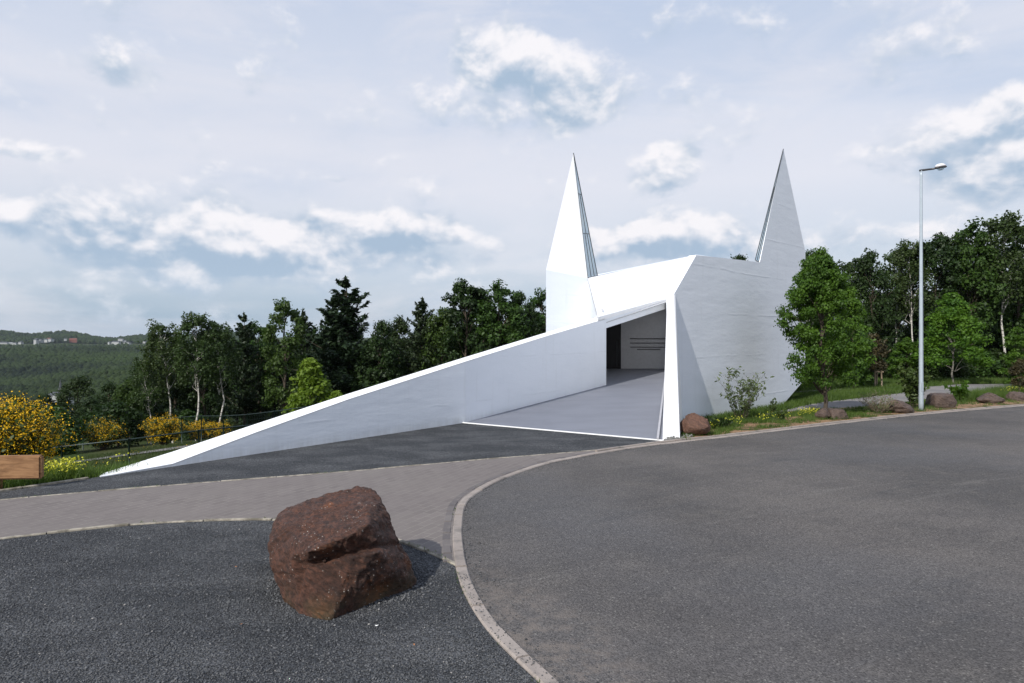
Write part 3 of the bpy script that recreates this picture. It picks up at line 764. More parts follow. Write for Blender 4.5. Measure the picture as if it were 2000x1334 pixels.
def deciduous(name, seed, Hh, R, lo, nclump, per, size, leafm, barkm, shape='oval', rc=.16, tr=.02, flat=.75, lean=0., limbs=22, aspect=1.6, droop=0., stems=1):
    """returns (trunk mesh, crown mesh); origin at the foot"""
    rng = np.random.default_rng(seed); tb = Tubes(); top = np.array([lean*Hh+rng.normal()*.03*Hh, rng.normal()*.03*Hh, Hh*.93])
    tp = bent(np.zeros(3), top, 8, Hh*.012, rng); tp[0] = Vector((0, 0, -.4))
    tb.add(tp, [Hh*tr*(1.15-.95*i/8) for i in range(9)], 7)
    cs = []; rs = []; lobes = rand_dirs(7, rng)
    for i in range(nclump):
        t = rng.uniform(0, 1)**.85; z = lo*Hh+(Hh*(1-lo))*t
        if shape == 'oval': prof = math.sin(math.pi*min(1, (t*.86+.14)))**.6
        elif shape == 'cone': prof = (1-t)**.75*1.05+.06
        elif shape == 'top': prof = math.sin(math.pi*min(1, t*.75+.2))**.5
        else: prof = (1-abs(t-.4)**1.6*1.4)
        a = rng.uniform(0, 2*math.pi); dv_ = np.array([math.cos(a), math.sin(a), (t-.5)*.8])
        lob = .72+.34*max(0, float(np.max(lobes @ (dv_/np.linalg.norm(dv_)))))**2
        rad = R*max(.05, prof)*rng.uniform(.25, 1.)**.45*lob
        cx = top[0]*t*(.5+.5*t); cy = top[1]*t
        c = np.array([cx+rad*math.cos(a), cy+rad*math.sin(a), z+rng.normal()*Hh*.015]); cs.append(c); rs.append(R*rc*2*rng.uniform(.6, 1.35)*(1 if t < .8 else .75))
        if i < limbs:
            zb = max(lo*Hh*.6, z-rad*.9-.05*Hh); tt = zb/(Hh*.93); base = np.array([top[0]*tt, top[1]*tt, zb])
            tb.add(bent(base, c, 4, Hh*.012, rng, .03*Hh), [Hh*tr*.42, Hh*tr*.32, Hh*tr*.22, Hh*tr*.14, Hh*tr*.06], 4, cap=False)
    # make sure there is a leader clump at the very top
    cs.append(top+np.array([0, 0, Hh*.03])); rs.append(R*rc*1.2)
    V = clump_leaves(cs, rs, per, size, rng, flat, .5, aspect)
    if droop:
        n = int(nclump*per*droop); idx = rng.integers(0, len(cs), n//14)
        Pd = []
        for j in idx:
            st = np.array(cs[j])+rand_dirs(1, rng)[0]*rs[j]; Ls = rng.uniform(.3, 1.)*Hh*.09
            k = np.arange(14)/14.; Pd.append(st+np.stack([rng.normal()*.1*k*Ls, rng.normal()*.1*k*Ls, -k*Ls], axis=1)+rng.normal(size=(14, 3))*.04)
        Pd = np.concatenate(Pd); V = np.concatenate([V, leaf_quads(Pd, rng.normal(size=Pd.shape), size*.85, rng, aspect)])
    tm = tb.mesh(name+'_trunk'); tm.materials.append(barkm); cm = quads_mesh(name+'_crown', V, 4); cm.materials.append(leafm)
    tm.polygons.foreach_set('use_smooth', [True]*len(tm.polygons))
    return tm, cm
def conifer(name, seed, Hh, R, lo, leafm, size=.16, ragged=.3, upturn=.15, whorls=26, dens=1.):
    rng = np.random.default_rng(seed); tb = Tubes(); lean = rng.normal()*.02*Hh
    tb.add([Vector((lean*t, 0, Hh*t if i else -.4)) for i, t in enumerate(np.linspace(0, 1, 7))], [Hh*.016*(1.1-t) for t in np.linspace(0, 1, 7)], 6)
    Ps = []; Ns = []
    for wv in range(whorls):
        t = (wv+rng.uniform(-.3, .3))/whorls; z = lo*Hh+(1-lo)*Hh*max(0, t); L0 = R*(1-max(0, t))**.8+.12*R*(t < .97)
        if rng.uniform() < ragged*.3: continue
        for b in range(rng.integers(4, 7)):
            a = rng.uniform(0, 2*math.pi); Lb_ = L0*rng.uniform(1-ragged*1.4, 1.12)
            if Lb_ < .1: continue
            d = np.array([math.cos(a), math.sin(a), 0]); tipz = z+Lb_*(upturn+rng.normal()*.12)
            p0 = np.array([lean*z/Hh, 0, z-.02*Hh]); p1 = np.array([lean*z/Hh, 0, 0])+d*Lb_; p1[2] = tipz
            if b < 3: tb.add(bent(p0, p1, 3, .02, rng, -.03*Lb_), [Hh*.004, Hh*.003, Hh*.002, Hh*.001], 3, cap=False)
            n = int((22+Lb_*34)*dens); k = rng.uniform(.12, 1.03, n); side_ = np.cross(d, [0, 0, 1.])
            wd = (1-k)*.30*Lb_+.07*Lb_+.05
            p = p0+(p1-p0)*k[:, None]+side_*(rng.normal(size=n)*wd*.6)[:, None]; p[:, 2] += rng.normal(size=n)*.05-.12*Lb_*(k*(1-k))*2-abs(rng.normal(size=n))*.10*(1-upturn)
            Ps.append(p); nn_ = rng.normal(size=(n, 3))*.6+np.array([0, 0, 1.]); Ns.append(nn_)
    # leader
    n = 30; k = rng.uniform(.0, 1., n); p = np.stack([lean+rng.normal(size=n)*.05, rng.normal(size=n)*.05, Hh*(.95+.06*k)], axis=1); Ps.append(p); Ns.append(rng.normal(size=(n, 3)))
    V = leaf_quads(np.concatenate(Ps), np.concatenate(Ns), size, rng, 2.3)
    tm = tb.mesh(name+'_trunk'); tm.materials.append(M_BARK); cm = quads_mesh(name+'_crown', V, 4); cm.materials.append(leafm)
    return tm, cm
def plant_tree(name, protos, loc, h, label, cat='tree', group=None, rz=None, wide=1., rng=random.Random(5)):
    tm, cm, H0 = protos; k = h/H0
    t = thing(name, loc, label, cat, group, rng.uniform(0, 6.28) if rz is None else rz); t.scale = (k*wide, k*wide, k)
    for nm, me in (('trunk', tm), ('crown', cm)):
        o = bpy.data.objects.new(nm, me); COL.objects.link(o); o.parent = t
    return t

dec = [deciduous('dec%d' % i, 20+i, 10., 2.5, .10, 110, 90, .165, L_DARK if i != 2 else L_MID, M_BARK, 'oval', .16, .016) + (10.,) for i in range(4)]
dec2 = [deciduous('tall%d' % i, 40+i, 10., 2.0, .22, 90, 90, .155, L_MID if i else L_DARK, M_BARK, 'top', .15, .013) + (10.,) for i in range(3)]
bir = [deciduous('birch%d' % i, 60+i, 10., 1.6, .50, 70, 70, .12, L_BIRCH, M_BBARK, 'top', .17, .0068, lean=(.03, -.06, .1)[i], limbs=16, droop=.45, aspect=1.4) + (10.,) for i in range(3)]
fir = [conifer('fir%d' % i, 80+i, 10., 2.9, .06, L_FIR, .14, (.34, .46, .36)[i], (.32, .46, .18)[i], 30, 1.1) + (10.,) for i in range(3)]
bush = [deciduous('bush%d' % i, 100+i, 3., 1.5, .04, 60, 60, .13, (L_DARK, L_MID, L_SHRUB)[i], M_BARK, 'oval', .18, .02, limbs=12) + (3.,) for i in range(3)]

def wood_tree(px, topy, d, kind, v, label, group=None, wide=1., rz=None, name=None):
    D = d*S; x = (px-1000)/F*D; z0 = ground_z(x, D)-.1; zt = H-(topy-667)/F*D
    lib = {'dec': dec, 'tall': dec2, 'birch': bir, 'fir': fir, 'bush': bush}[kind]
    nm = name or {'dec': 'deciduous_tree', 'tall': 'deciduous_tree', 'birch': 'birch_tree', 'fir': 'conifer_tree', 'bush': 'bush'}[kind]
    return plant_tree(nm, lib[v % len(lib)], (x, D, z0), zt-z0, label, {'bush': 'bush'}.get(kind, 'tree'), group, rz, wide)

GL = 'trees massed in the wood behind the ramp wall'
# named trees of the left wood (px, top y, distance, kind, variant, label, wide)
for a in [
 (338, 634, 34, 'birch', 2, 'birch at the left end of the wood, leaning white trunk and thin crown', 1.1),
 (386, 620, 33.5, 'birch', 0, 'tallest birch left of the wood, straight pale trunk above yellow broom', 1.15),
 (431, 629, 34, 'birch', 1, 'birch with a curved white trunk beside the pointed dark conifer', 1.1),
 (296, 700, 34, 'birch', 1, 'small thin birch with a crooked pale stem at the wood edge', 1.1),
 (478, 614, 39, 'fir', 1, 'narrow dark conifer with a bent tip right of the birches', .8),
 (508, 634, 41, 'tall', 1, 'light green broadleaf tree between the bent conifer and the forked tree', 1.),
 (556, 594, 34.5, 'tall', 2, 'forked broadleaf tree with sparse raised top beside the tall ragged conifer', .85),
 (598, 606, 40, 'fir', 2, 'dark conifer tucked behind the forked broadleaf tree', .9),
 (648, 578, 38, 'fir', 0, 'dark ragged conifer on the left shoulder of the tallest conifer', .9),
 (680, 545, 38, 'fir', 1, 'tallest ragged conifer of the left wood with a thin crooked tip', 1.25),
 (742, 630, 37, 'dec', 0, 'low round broadleaf tree in the dip right of the tallest conifer', .8),
 (822, 583, 38, 'fir', 0, 'pointed conifer with upswept branches standing alone above the broadleaf trees', .95),
 (785, 628, 40, 'dec', 1, 'low dark broadleaf tree left of the upswept conifer', .8),
 (862, 602, 38, 'dec', 2, 'broadleaf tree just right of the upswept conifer', .8),
 (906, 557, 37, 'tall', 0, 'high dense broadleaf tree, first of the group next to the church', 1.),
 (938, 571, 39, 'dec', 3, 'broad leafy tree filling the group beside the church', .8),
 (982, 557, 37, 'tall', 1, 'high bright topped broadleaf tree nearest the middle of the church group', 1.),
 (1020, 574, 38, 'dec', 0, 'dark tree just left of the white tower', .7),
 (1052, 572, 40, 'tall', 2, 'tree partly hidden behind the white tower', .9),
 ]:
    wood_tree(*a[:6], wide=a[6])
rr = random.Random(11)
for i in range(34):      # mass behind
    px = 300+i*24+rr.uniform(-9, 9); 
    top = np.interp(px, [280, 340, 400, 470, 560, 620, 690, 740, 800, 880, 950, 1100], [712, 672, 662, 664, 655, 645, 640, 668, 655, 632, 612, 606])+rr.uniform(-6, 16)
    wood_tree(px, top, rr.uniform(42, 50), rr.choice(['dec', 'dec', 'fir', 'tall']), rr.randrange(4), 'dark tree deep in the wood behind the white ramp wall', GL, wide=.95)
for i in range(26):      # understorey along the edge
    px = 255+i*31+rr.uniform(-10, 10)
    wood_tree(px, rr.uniform(800, 845) if px < 700 else rr.uniform(690, 720), rr.uniform(37, 41), 'bush', rr.randrange(3), 'dark green undergrowth bush under the trees behind the ramp wall', 'undergrowth bushes under the left wood', wide=1.2)
# low trees at the far left, below the hill view
for px, ty, d, k, v, lab in [
 (22, 775, 40, 'dec', 1, 'low dark tree directly behind the big yellow broom'),
 (80, 772, 42, 'dec', 0, 'low dull green tree left of the distant white building'),
 (105, 800, 30, 'bush', 1, 'dark bush behind the right edge of the big yellow broom'),
 (150, 738, 44, 'dec', 3, 'dark rounded tree right of the distant white building'),
 (207, 752, 41, 'dec', 1, 'dark low tree with a bright leafy tip left of the wood'),
 (180, 780, 38, 'dec', 0, 'low dark tree between the two taller ones left of the wood'),
 (252, 740, 38, 'dec', 2, 'spreading light green tree at the foot of the first birches'),
 (285, 716, 40, 'dec', 3, 'brownish green tree at the left tip of the wood'),
 (230, 790, 33, 'bush', 0, 'dark bush left of the white birch stems behind the mesh fence'),
 (-60, 765, 40, 'dec', 2, 'dark tree at the far left edge behind the broom'),
 (-130, 760, 42, 'dec', 0, 'dark tree beyond the left edge of the view')]:
    wood_tree(px, ty, d, k, v, lab, wide=1.15)
# the bright shrub-like tree in front of the wood
lime = deciduous('lime', 131, 4., 1.35, .03, 110, 62, .12, L_LIME, M_BARK, 'cone', .14, .014, limbs=16) + (4.,)
dd = 29; xx = (607-1000)/F*dd*S
plant_tree('young_tree', lime, (xx, dd*S, ground_z(xx, dd*S)-.1), H-(700-667)/F*dd*S-ground_z(xx, dd*S), 'bright yellow green cone shaped tree just behind the ramp wall', wide=1.0)
o_small = plant_tree('young_tree', lime, ((660-1000)/F*26*S, 26*S, ground_z((660-1000)/F*26*S, 26*S)), 2.2, 'small bright bush tip showing over the ramp wall beside the cone shaped tree', wide=1.)

# ------------------------------------------------------------------ the right wood
GR = 'trees massed in the wood behind the side path'
for a in [
 (1580, 497, 33, 'birch', 0, 'dark birch top peeking out between spire and near maple', 1.),
 (1648, 512, 34, 'birch', 1, 'birch with hanging twigs just right of the near maple top', 1.3),
 (1705, 499, 33, 'dec', 1, 'round topped dark tree left of the street lamp', .75),
 (1745, 487, 34, 'birch', 2, 'birch with drooping foliage close to the lamp post', 1.05),
 (1779, 479, 33, 'birch', 0, 'slim birch top directly left of the lamp post', .95),
 (1830, 468, 33, 'tall', 0, 'dense broadleaf tree directly right of the lamp post', .85),
 (1868, 464, 34, 'birch', 1, 'birch with visible forked white branches right of the lamp', .95),
 (1900, 441, 33, 'tall', 1, 'high brownish green tree between two gaps of sky', .8),
 (1958, 429, 33, 'birch', 0, 'highest birch near the right edge of the photo', 1.05),
 (1995, 436, 34, 'tall', 2, 'tall tree cut by the right edge of the photo', .85),
 ]:
    wood_tree(*a[:6], wide=a[6])
for i in range(30):
    px = 1570+i*21+rr.uniform(-8, 8)
    top = np.interp(px, [1560, 1650, 1700, 1780, 1850, 1900, 1950, 2300], [585, 585, 560, 550, 540, 520, 510, 500])+rr.uniform(-6, 26)
    wood_tree(px, top, rr.uniform(36, 43), rr.choice(['dec', 'dec', 'tall', 'fir']), rr.randrange(4), 'dark tree deep in the wood beyond the side path', GR, wide=.95)
for i in range(24):
    px = 1555+i*27+rr.uniform(-10, 10)
    wood_tree(px, rr.uniform(670, 725), rr.uniform(31, 33.5), 'bush', rr.randrange(2), 'dark undergrowth bush at the foot of the right wood', 'undergrowth bushes under the right wood', wide=1.25)
maple = deciduous('maple', 157, 6., 1.62, .24, 270, 140, .066, L_MAPLE, M_BARK, 'oval', .095, .014, limbs=34, flat=.66) + (6.,)
def at_ground(px, py): return G(px, py)
def near_tree(name, pr, px, by, ty, label, cat='tree', wide=1., rz=None):
    p = G(px, by); h = H-(ty-667)/F*p.y
    return plant_tree(name, pr, (p.x, p.y, -.02), h, label, cat, wide=wide, rz=rz)
near_tree('maple_tree', maple, 1609, 815, 498, 'large dark green maple in front of the church right corner', wide=.86, rz=3.4)
maple2 = deciduous('maple_b', 163, 5., 1.75, .24, 120, 120, .09, leaf_mat('leaves_maple_bright', (.035, .090, .010), (.080, .160, .014), trans=.4), simple('grey_bark', (.16, .15, .13), .9), 'cone', .12, .009, limbs=26, flat=.6) + (5.,)
maple3 = deciduous('maple_c', 164, 5., 1.25, .04, 110, 75, .11, L_MAPLE, M_BARK, 'oval', .15, .012, limbs=20, flat=.6) + (5.,)
def mid_tree(name, pr, px, d, ty, label, wide=1., cat='tree', rz=None):
    D = d*S; x = (px-1000)/F*D; h = H-(ty-667)/F*D
    return plant_tree(name, pr, (x, D, -.03), h, label, cat, wide=wide, rz=rz)
mid_tree('maple_tree', maple2, 1866, 27.5, 578, 'bright green young maple just right of the lamp post', wide=1.1, rz=1.)
mid_tree('young_tree', maple3, 1668, 24., 585, 'mid green young tree against the right side of the big maple', wide=.85)
mid_tree('young_tree', maple3, 1768, 29., 660, 'small leafy tree behind the lamp post in front of the wood', wide=1.3)
mid_tree('young_tree', maple3, 1985, 26., 640, 'leafy young tree at the right edge above the yellow flowers', wide=.9)
bronze = deciduous('bronze', 171, 4., .8, .36, 60, 60, .10, L_BROWN, M_BARK, 'oval', .2, .010, limbs=18) + (4.,)
mid_tree('young_tree', bronze, 1711, 25.5, 652, 'thin bronze leaved tree growing inside the wooden stake frame', wide=1.)
mid_tree('young_tree', bronze, 1990, 20.5, 700, 'small brownish sapling at the right edge behind the boulders', wide=1.)
mid_tree('sapling', maple3, 1692, 26., 700, 'bright sapling left of the wooden stake frame', wide=.9, cat='sapling')
p = P(1450, 503, 42); plant_tree('deciduous_tree', dec[0], (p.x, p.y, -.1), p.z+.1, 'tree top just showing above the church facade', wide=.75)

# shrubs built from stems
def stem_shrub(name, seed, Hh, R, nst, leaf, size, leafm, barkm, twigs=6, loc=None, label=None, cat='shrub', rad=.006, start=.25, flower=None, nfl=0, fsize=.03, lean=.0):
    rng = np.random.default_rng(seed); tb = Tubes(); Ps = []; tips = []
    for i in range(nst):
        a = rng.uniform(0, 2*math.pi); rr_ = R*rng.uniform(.1, 1.)**.6; h = Hh*rng.uniform(.6, 1.)*(1-.25*(rr_/R)**2)
        p0 = np.array([math.cos(a)*.04, math.sin(a)*.04, -.05]); p1 = np.array([math.cos(a)*rr_+lean*h, math.sin(a)*rr_, h])
        pts = bent(p0, p1, 5, .02*Hh, rng, -.02); tb.add(pts, [rad*(1.1-k/5.) for k in range(6)], 4, cap=False)
        for j in range(twigs):
            k = rng.uniform(start, .98); q = np.array(pts[0].lerp(pts[-1], k)) if False else np.array(pts[min(4, int(k*5))].lerp(pts[min(5, int(k*5)+1)], k*5-int(k*5)))
            e = q+np.array([rng.normal()*.12, rng.normal()*.12, rng.uniform(.02, .2)])*Hh
            tb.add([Vector(q), Vector(e)], [rad*.45, rad*.15], 3, cap=False)
            n = int(leaf); kk = rng.uniform(.1, 1.05, n); Ps.append(q+(e-q)*kk[:, None]+rng.normal(size=(n, 3))*.018*Hh); tips.append(e)
    t = thing(name, loc, label, cat)
    link_mesh('stems', tb.mesh('stems'), barkm, t)
    if leaf and Ps:
        Pa = np.concatenate(Ps); link_mesh('foliage', quads_mesh('foliage', leaf_quads(Pa, rng.normal(size=Pa.shape)+np.array([0, 0, .5]), size, rng, 2.4), 4), leafm, t)
    if flower:
        tp = np.array(tips); idx = rng.integers(0, len(tp), nfl); Pf = tp[idx]+rng.normal(size=(nfl, 3))*.05*Hh
        link_mesh('flowers', quads_mesh('flowers', leaf_quads(Pf, rng.normal(size=Pf.shape), fsize, rng, 1.2), 4), flower, t)
    return t
def gh(px, py, ty): p = G(px, py); return p, (py-ty)/F*p.y
p, h = gh(1447, 822, 707)
stem_shrub('willow_shrub', 5, h*1.04, h*.36, 15, 7, .040, L_WILLOW, M_BARK, 9, p, 'slender grey green willow shrub in front of the white facade', rad=.008)
p, h = gh(1716, 808, 765)
stem_shrub('twiggy_shrub', 6, h*1.1, h*.95, 75, 1, .025, L_WILLOW, simple('pale_twigs', (.22, .17, .12), .8), 7, p, 'bare twiggy pale brown shrub between the boulders', rad=.006)
p, h = gh(1782, 800, 706)
stem_shrub('sapling', 7, h, h*.22, 9, 16, .07, L_SHRUB, M_BARK, 8, p, 'slim sapling with upright leafy stems just left of the lamp post', 'sapling')
p, h = gh(1876, 786, 733)
stem_shrub('sapling', 8, h, h*.22, 4, 16, .08, L_MAPLE, M_BARK, 7, p, 'small leafy sapling right of the square boulder', 'sapling')
p, h = gh(1510, 808, 775)
stem_shrub('plant', 9, h, h*.3, 6, 8, .03, L_SHRUB, M_BARK, 5, p, 'thin weed stalks against the bottom of the facade', 'plant', rad=.004)
p, h = gh(1528, 824, 802)
stem_shrub('plant', 10, h*1.1, h*.5, 12, 9, .035, L_SHRUB, M_BARK, 5, p, 'leafy weed left of the flowering clump in the planting bed', 'plant', rad=.004)
p, h = gh(1393, 838, 812)
stem_shrub('plant', 12, h, h*1.5, 30, 12, .04, L_DARK, M_BARK, 6, p, 'low dark plant behind the rounded red boulder', 'plant', rad=.004)
# yellow broom
def broom(px, d, ty, wpx, seed, label, nst=70, fl=2600, fs=.038):
    D = d*S; x = (px-1000)/F*D; z0 = ground_z(x, D); h = H-(ty-667)/F*D-z0; R = wpx/F*D/2
    return stem_shrub('broom_shrub', seed, h, R, nst, 7, .06, L_SHRUB, M_BARK, 12, (x, D, z0), label, 'shrub', rad=.012, start=.3, flower=L_YELLOW, nfl=int(fl*4.2), fsize=fs)
broom(18, 15.5, 783, 150, 31, 'large yellow flowering broom at the left edge behind the timber beam', 150, 5200)
broom(-70, 16., 790, 150, 36, 'yellow broom just outside the left edge', 90, 2600)
broom(200, 31, 820, 62, 32, 'small orange yellow broom left of the birches behind the fence', 40, 900)
broom(322, 31, 814, 74, 33, 'bright yellow broom under the birches, widest of the far ones', 70, 2600)
broom(388, 32, 824, 44, 34, 'yellow broom between two birch trunks', 40, 1400)
broom(428, 32, 824, 50, 35, 'yellow broom furthest right, touching the ramp wall', 50, 1500)
broom(98, 30, 822, 40, 37, 'small yellow broom peeking past the large broom', 30, 700)

# ------------------------------------------------------------------ grass and flowers (uncountable)
def blades(name, pts, h, wd, m, seed, label, cat, spread=.06, per=5):
    rng = np.random.default_rng(seed); P_ = np.repeat(np.asarray(pts), per, axis=0); n = len(P_)
    P_ = P_+np.concatenate([rng.normal(size=(n, 2))*spread, np.zeros((n, 1))], axis=1)
    hh = (h*rng.uniform(.5, 1.4, n))[:, None]; a = rng.uniform(0, 2*math.pi, n); w_ = np.stack([np.cos(a), np.sin(a), 0*a], axis=1)*wd*.5
    tip = P_+np.concatenate([rng.normal(size=(n, 2))*.35*hh, hh], axis=1)
    V = np.stack([P_-w_, P_+w_, tip], axis=1).reshape(-1, 3)
    o = link_mesh(name, quads_mesh(name, V, 3), m); tag(o, label, cat, kind='stuff'); return o
def scatter_poly(n, fx, seed):
    rng = random.Random(seed); out = []
    while len(out) < n:
        p = fx(rng)
        if p is not None: out.append(tuple(p))
    return out
def vn(x, y, s, o=0.): return noise.noise(Vector((x*s, y*s, o)))
def bed(rng):      # planting bed: greener towards the back
    t = rng.random(); px = 1335+rng.random()*760; lo = np.interp(px, [1320, 1425, 1600, 1800, 2000, 2150], [862, 849, 828, 806, 789, 780]); hi = np.interp(px, [1329, 1400, 1460, 1540, 1610, 1700, 1805, 1859, 1904, 2000], [846, 826, 818, 806, 800, 796, 783, 776, 768, 762])
    k = rng.random()**.6; p = G(px, lo+(hi-lo)*k, .03)
    if vn(p.x, p.y, 1.6) < .12-.45*k: return None
    return p
blades('grass', scatter_poly(4200, bed, 1), .085, .014, L_GRASS, 1, 'green weeds and grass tufts in the planting bed', 'grass', .05, 7)
def lawn(rng):
    px = 1330+rng.random()*900; py = 735+rng.random()*100; p = G(px, py)
    hi = np.interp(px, [1300, 1360, 1400, 1460, 1525, 1539, 1597, 1667, 1760, 1808, 1872, 2000, 2350], [850, 837, 825, 816, 800, 796, 786, 778, 767, 756, 750, 749, 744])
    if py > hi: return None
    if px < 1525: return p if py > np.interp(px, [1330, 1525], [834, 795]) else None
    if 1525 < px < 1810 and np.interp(px, [1530, 1600, 1680, 1800], [766, 762, 758, 755]) < py < np.interp(px, [1530, 1600, 1680, 1800], [772, 768, 762, 757]): return None
    if py < 742: return None
    return p
blades('grass', scatter_poly(9000, lawn, 2), .16, .022, L_GRASS, 2, 'bright lawn between the side path and the right wood', 'grass', .16, 6)
def tuft_r(rng):
    px = 1868+rng.random()*230; p = G(px, np.interp(px, [1830, 2100], [790, 775])-rng.random()*np.interp(px, [1868, 1960], [8, 18])); return p
blades('grass', scatter_poly(2200, tuft_r, 22), .30, .018, L_GRASS, 23, 'tall grass growing behind the boulders at the right', 'grass', .10, 6)
def slope(rng):
    s = rng.random()**.8*26+.25; u = -9+rng.random()*42; x = W0.x+WN.x*s+WU.x*u; y = W0.y+WN.y*s+WU.y*u
    if y < 4: return None
    return (x, y, ground_z(x, y)-.02)
blades('grass', scatter_poly(17000, slope, 3), .15, .022, L_MEADOW, 3, 'rough meadow grass on the slope below the ramp wall', 'grass', .14, 7)
def near_sl(rng):
    s = rng.random()*2.6+.15; u = -7+rng.random()*8; x = W0.x+WN.x*s+WU.x*u; y = W0.y+WN.y*s+WU.y*u
    return (x, y, ground_z(x, y)-.02)
blades('grass', scatter_poly(3800, near_sl, 4), .17, .016, L_GRASS, 4, 'green weeds beside the timber beam and gravel edge', 'grass', .07, 7)
def flowers(name, pts, h, m, seed, label, per=4, size=.022, spread=.05):
    rng = np.random.default_rng(seed); P_ = np.repeat(np.asarray(pts), per, axis=0); n = len(P_)
    P_ = P_+np.concatenate([rng.normal(size=(n, 2))*spread, (h*rng.uniform(.5, 1.2, n))[:, None]], axis=1)
    V = leaf_quads(P_, rng.normal(size=P_.shape)+np.array([0, 0, 1.]), size, rng, 1.1)
    o = link_mesh(name, quads_mesh(name, V, 4), m); tag(o, label, 'flowers', kind='stuff')
def rape(rng):
    p = G(88+abs(rng.gauss(0, 1))*38, 932+rng.gauss(0, 3)); q = near_sl(rng) if rng.random() < .25 else None
    if q: return q
    s = s_of(p.x, p.y)
    if s < .15 or s > 2.2: return None
    return (p.x, p.y, ground_z(p.x, p.y))
rp = scatter_poly(62, rape, 5)
flowers('wildflowers', rp, .30, L_LEMON, 5, 'yellow green wildflowers between the timber beam and ramp wall', 9, .030, .05)
blades('flower_stems', rp, .30, .012, L_GRASS, 6, 'green stems of the yellow wildflowers by the gravel edge', 'plants', .06, 16)
def bedfl(rng):
    px = rng.choice([rng.uniform(1380, 1450), rng.uniform(1480, 1600), rng.uniform(1560, 1600)]); p = G(px, np.interp(px, [1380, 1600], [842, 812])-rng.random()*8, .03); return p
bf = scatter_poly(130, bedfl, 7)
flowers('wildflowers', bf, .17, L_LEMON, 7, 'pale yellow flowers dotted in the planting bed', 4, .024)
blades('flower_stems', bf, .17, .012, L_GRASS, 8, 'stems of the pale yellow flowers in the bed', 'plants', .05, 8)
def rfl(rng): px = rng.uniform(1968, 2060); return G(px, 776-rng.random()*8)
flowers('wildflowers', scatter_poly(120, rfl, 9), .25, L_LEMON, 9, 'yellow flower patch at the right edge behind the last boulder', 6, .04, .10)
def slfl(rng):
    q = slope(rng); return q if q and s_of(q[0], q[1]) > 3 and vn(q[0], q[1], .4, 5) > .1 else None
flowers('wildflowers', scatter_poly(260, slfl, 10), .14, L_YELLOW, 10, 'small yellow flowers scattered over the meadow slope', 3, .035, .12)
# weeds in joints along kerb and edging
wl = [p+Vector((random.Random(i).uniform(-.03, .03), .0, .02)) for i, p in enumerate(topl) if vn(p.x, p.y, 1.2, 9) > .12]
wl += [p+Vector((0, 0, .02)) for i, p in enumerate(botl) if vn(p.x, p.y, 1.8, 4) > .22]
wl += [kerb[i]-kn[i]*side*KW*.5+Vector((0, 0, .01)) for i in range(len(kerb)) if 4 < kerb[i].y < 10 and vn(kerb[i].x, kerb[i].y, 1.6, 2) > .16]
blades('weeds', wl, .022, .006, L_GRASS, 12, 'small weeds in the joints of the kerb and edging stones', 'weeds', .018, 7)

# loose grit near the camera
def stones(name, pts, size, m, seed, label):
    rng = np.random.default_rng(seed); n = len(pts); O = np.array([(1, 0, 0), (0, 1, 0), (-1, 0, 0), (0, -1, 0), (0, 0, 1), (0, 0, -1)], float)
    Ft = np.array([(0, 1, 4), (1, 2, 4), (2, 3, 4), (3, 0, 4), (1, 0, 5), (2, 1, 5), (3, 2, 5), (0, 3, 5)])
    s = size*np.exp(rng.normal(size=n)*.35); J_ = rng.uniform(.6, 1.3, (n, 6, 1)); V = O[None]*J_*s[:, None, None]; V[:, :, 2] *= .7
    a = rng.uniform(0, 6.28, n); ca, sa = np.cos(a), np.sin(a); x = V[:, :, 0]*ca[:, None]-V[:, :, 1]*sa[:, None]; y = V[:, :, 0]*sa[:, None]+V[:, :, 1]*ca[:, None]
    V[:, :, 0] = x; V[:, :, 1] = y; V += np.asarray(pts)[:, None, :]
    Fa = (Ft[None]+np.arange(n)[:, None, None]*6).reshape(-1, 3)
    o = link_mesh(name, arr_mesh(name, V.reshape(-1, 3), Fa), m); tag(o, label, 'gravel', kind='stuff')
def m_grit(n):
    r = isl(n); c = n.mix(r, (.035, .038, .042), (.13, .133, .138)); c = n.mix(n.ss(r, .99, .995), c, (.26, .25, .24))
    return bsdf(n, c, .85, spec=.3)
M_GRIT = mat('loose_grit', m_grit)
botpy = lambda px: np.interp(px, [-90, 0, 250, 540, 640, 740, 830, 897], [1066, 1053, 1026, 1016, 1025, 1046, 1076, 1106])
def grit(rng):
    y = 2.9+(rng.random()**1.5)*6.; x = (rng.uniform(-60, 1100)-1000)/F*y; px = 1000+x/y*F; py = 667+H/y*F
    if px < 900 and py < botpy(px)+3: return None
    kx = np.interp(py, [1040, 1070, 1112, 1160, 1220, 1272, 1330, 1420], [895, 887, 892, 905, 938, 982, 1040, 1150])-6
    if px > kx: return None
    return (x, y, .003)
stones('loose_gravel', scatter_poly(50000, grit, 13), .0060, M_GRIT, 13, 'loose dark grit lying around the big boulder')
def grit2(rng):
    i = rng.randrange(len(kerb)-1); p = kerb[i].lerp(kerb[i+1], rng.random())
    if not (3.2 < p.y < 6.2): return None
    o_ = abs(rng.gauss(0, 1))*.20-.05; q = p+kn[i]*side*o_; return (q.x, q.y, .012 if o_ > KW/2 else .026)
stones('loose_gravel', scatter_poly(800, grit2, 14), .0048, M_GRIT, 14, 'grit washed over the kerb onto the road')

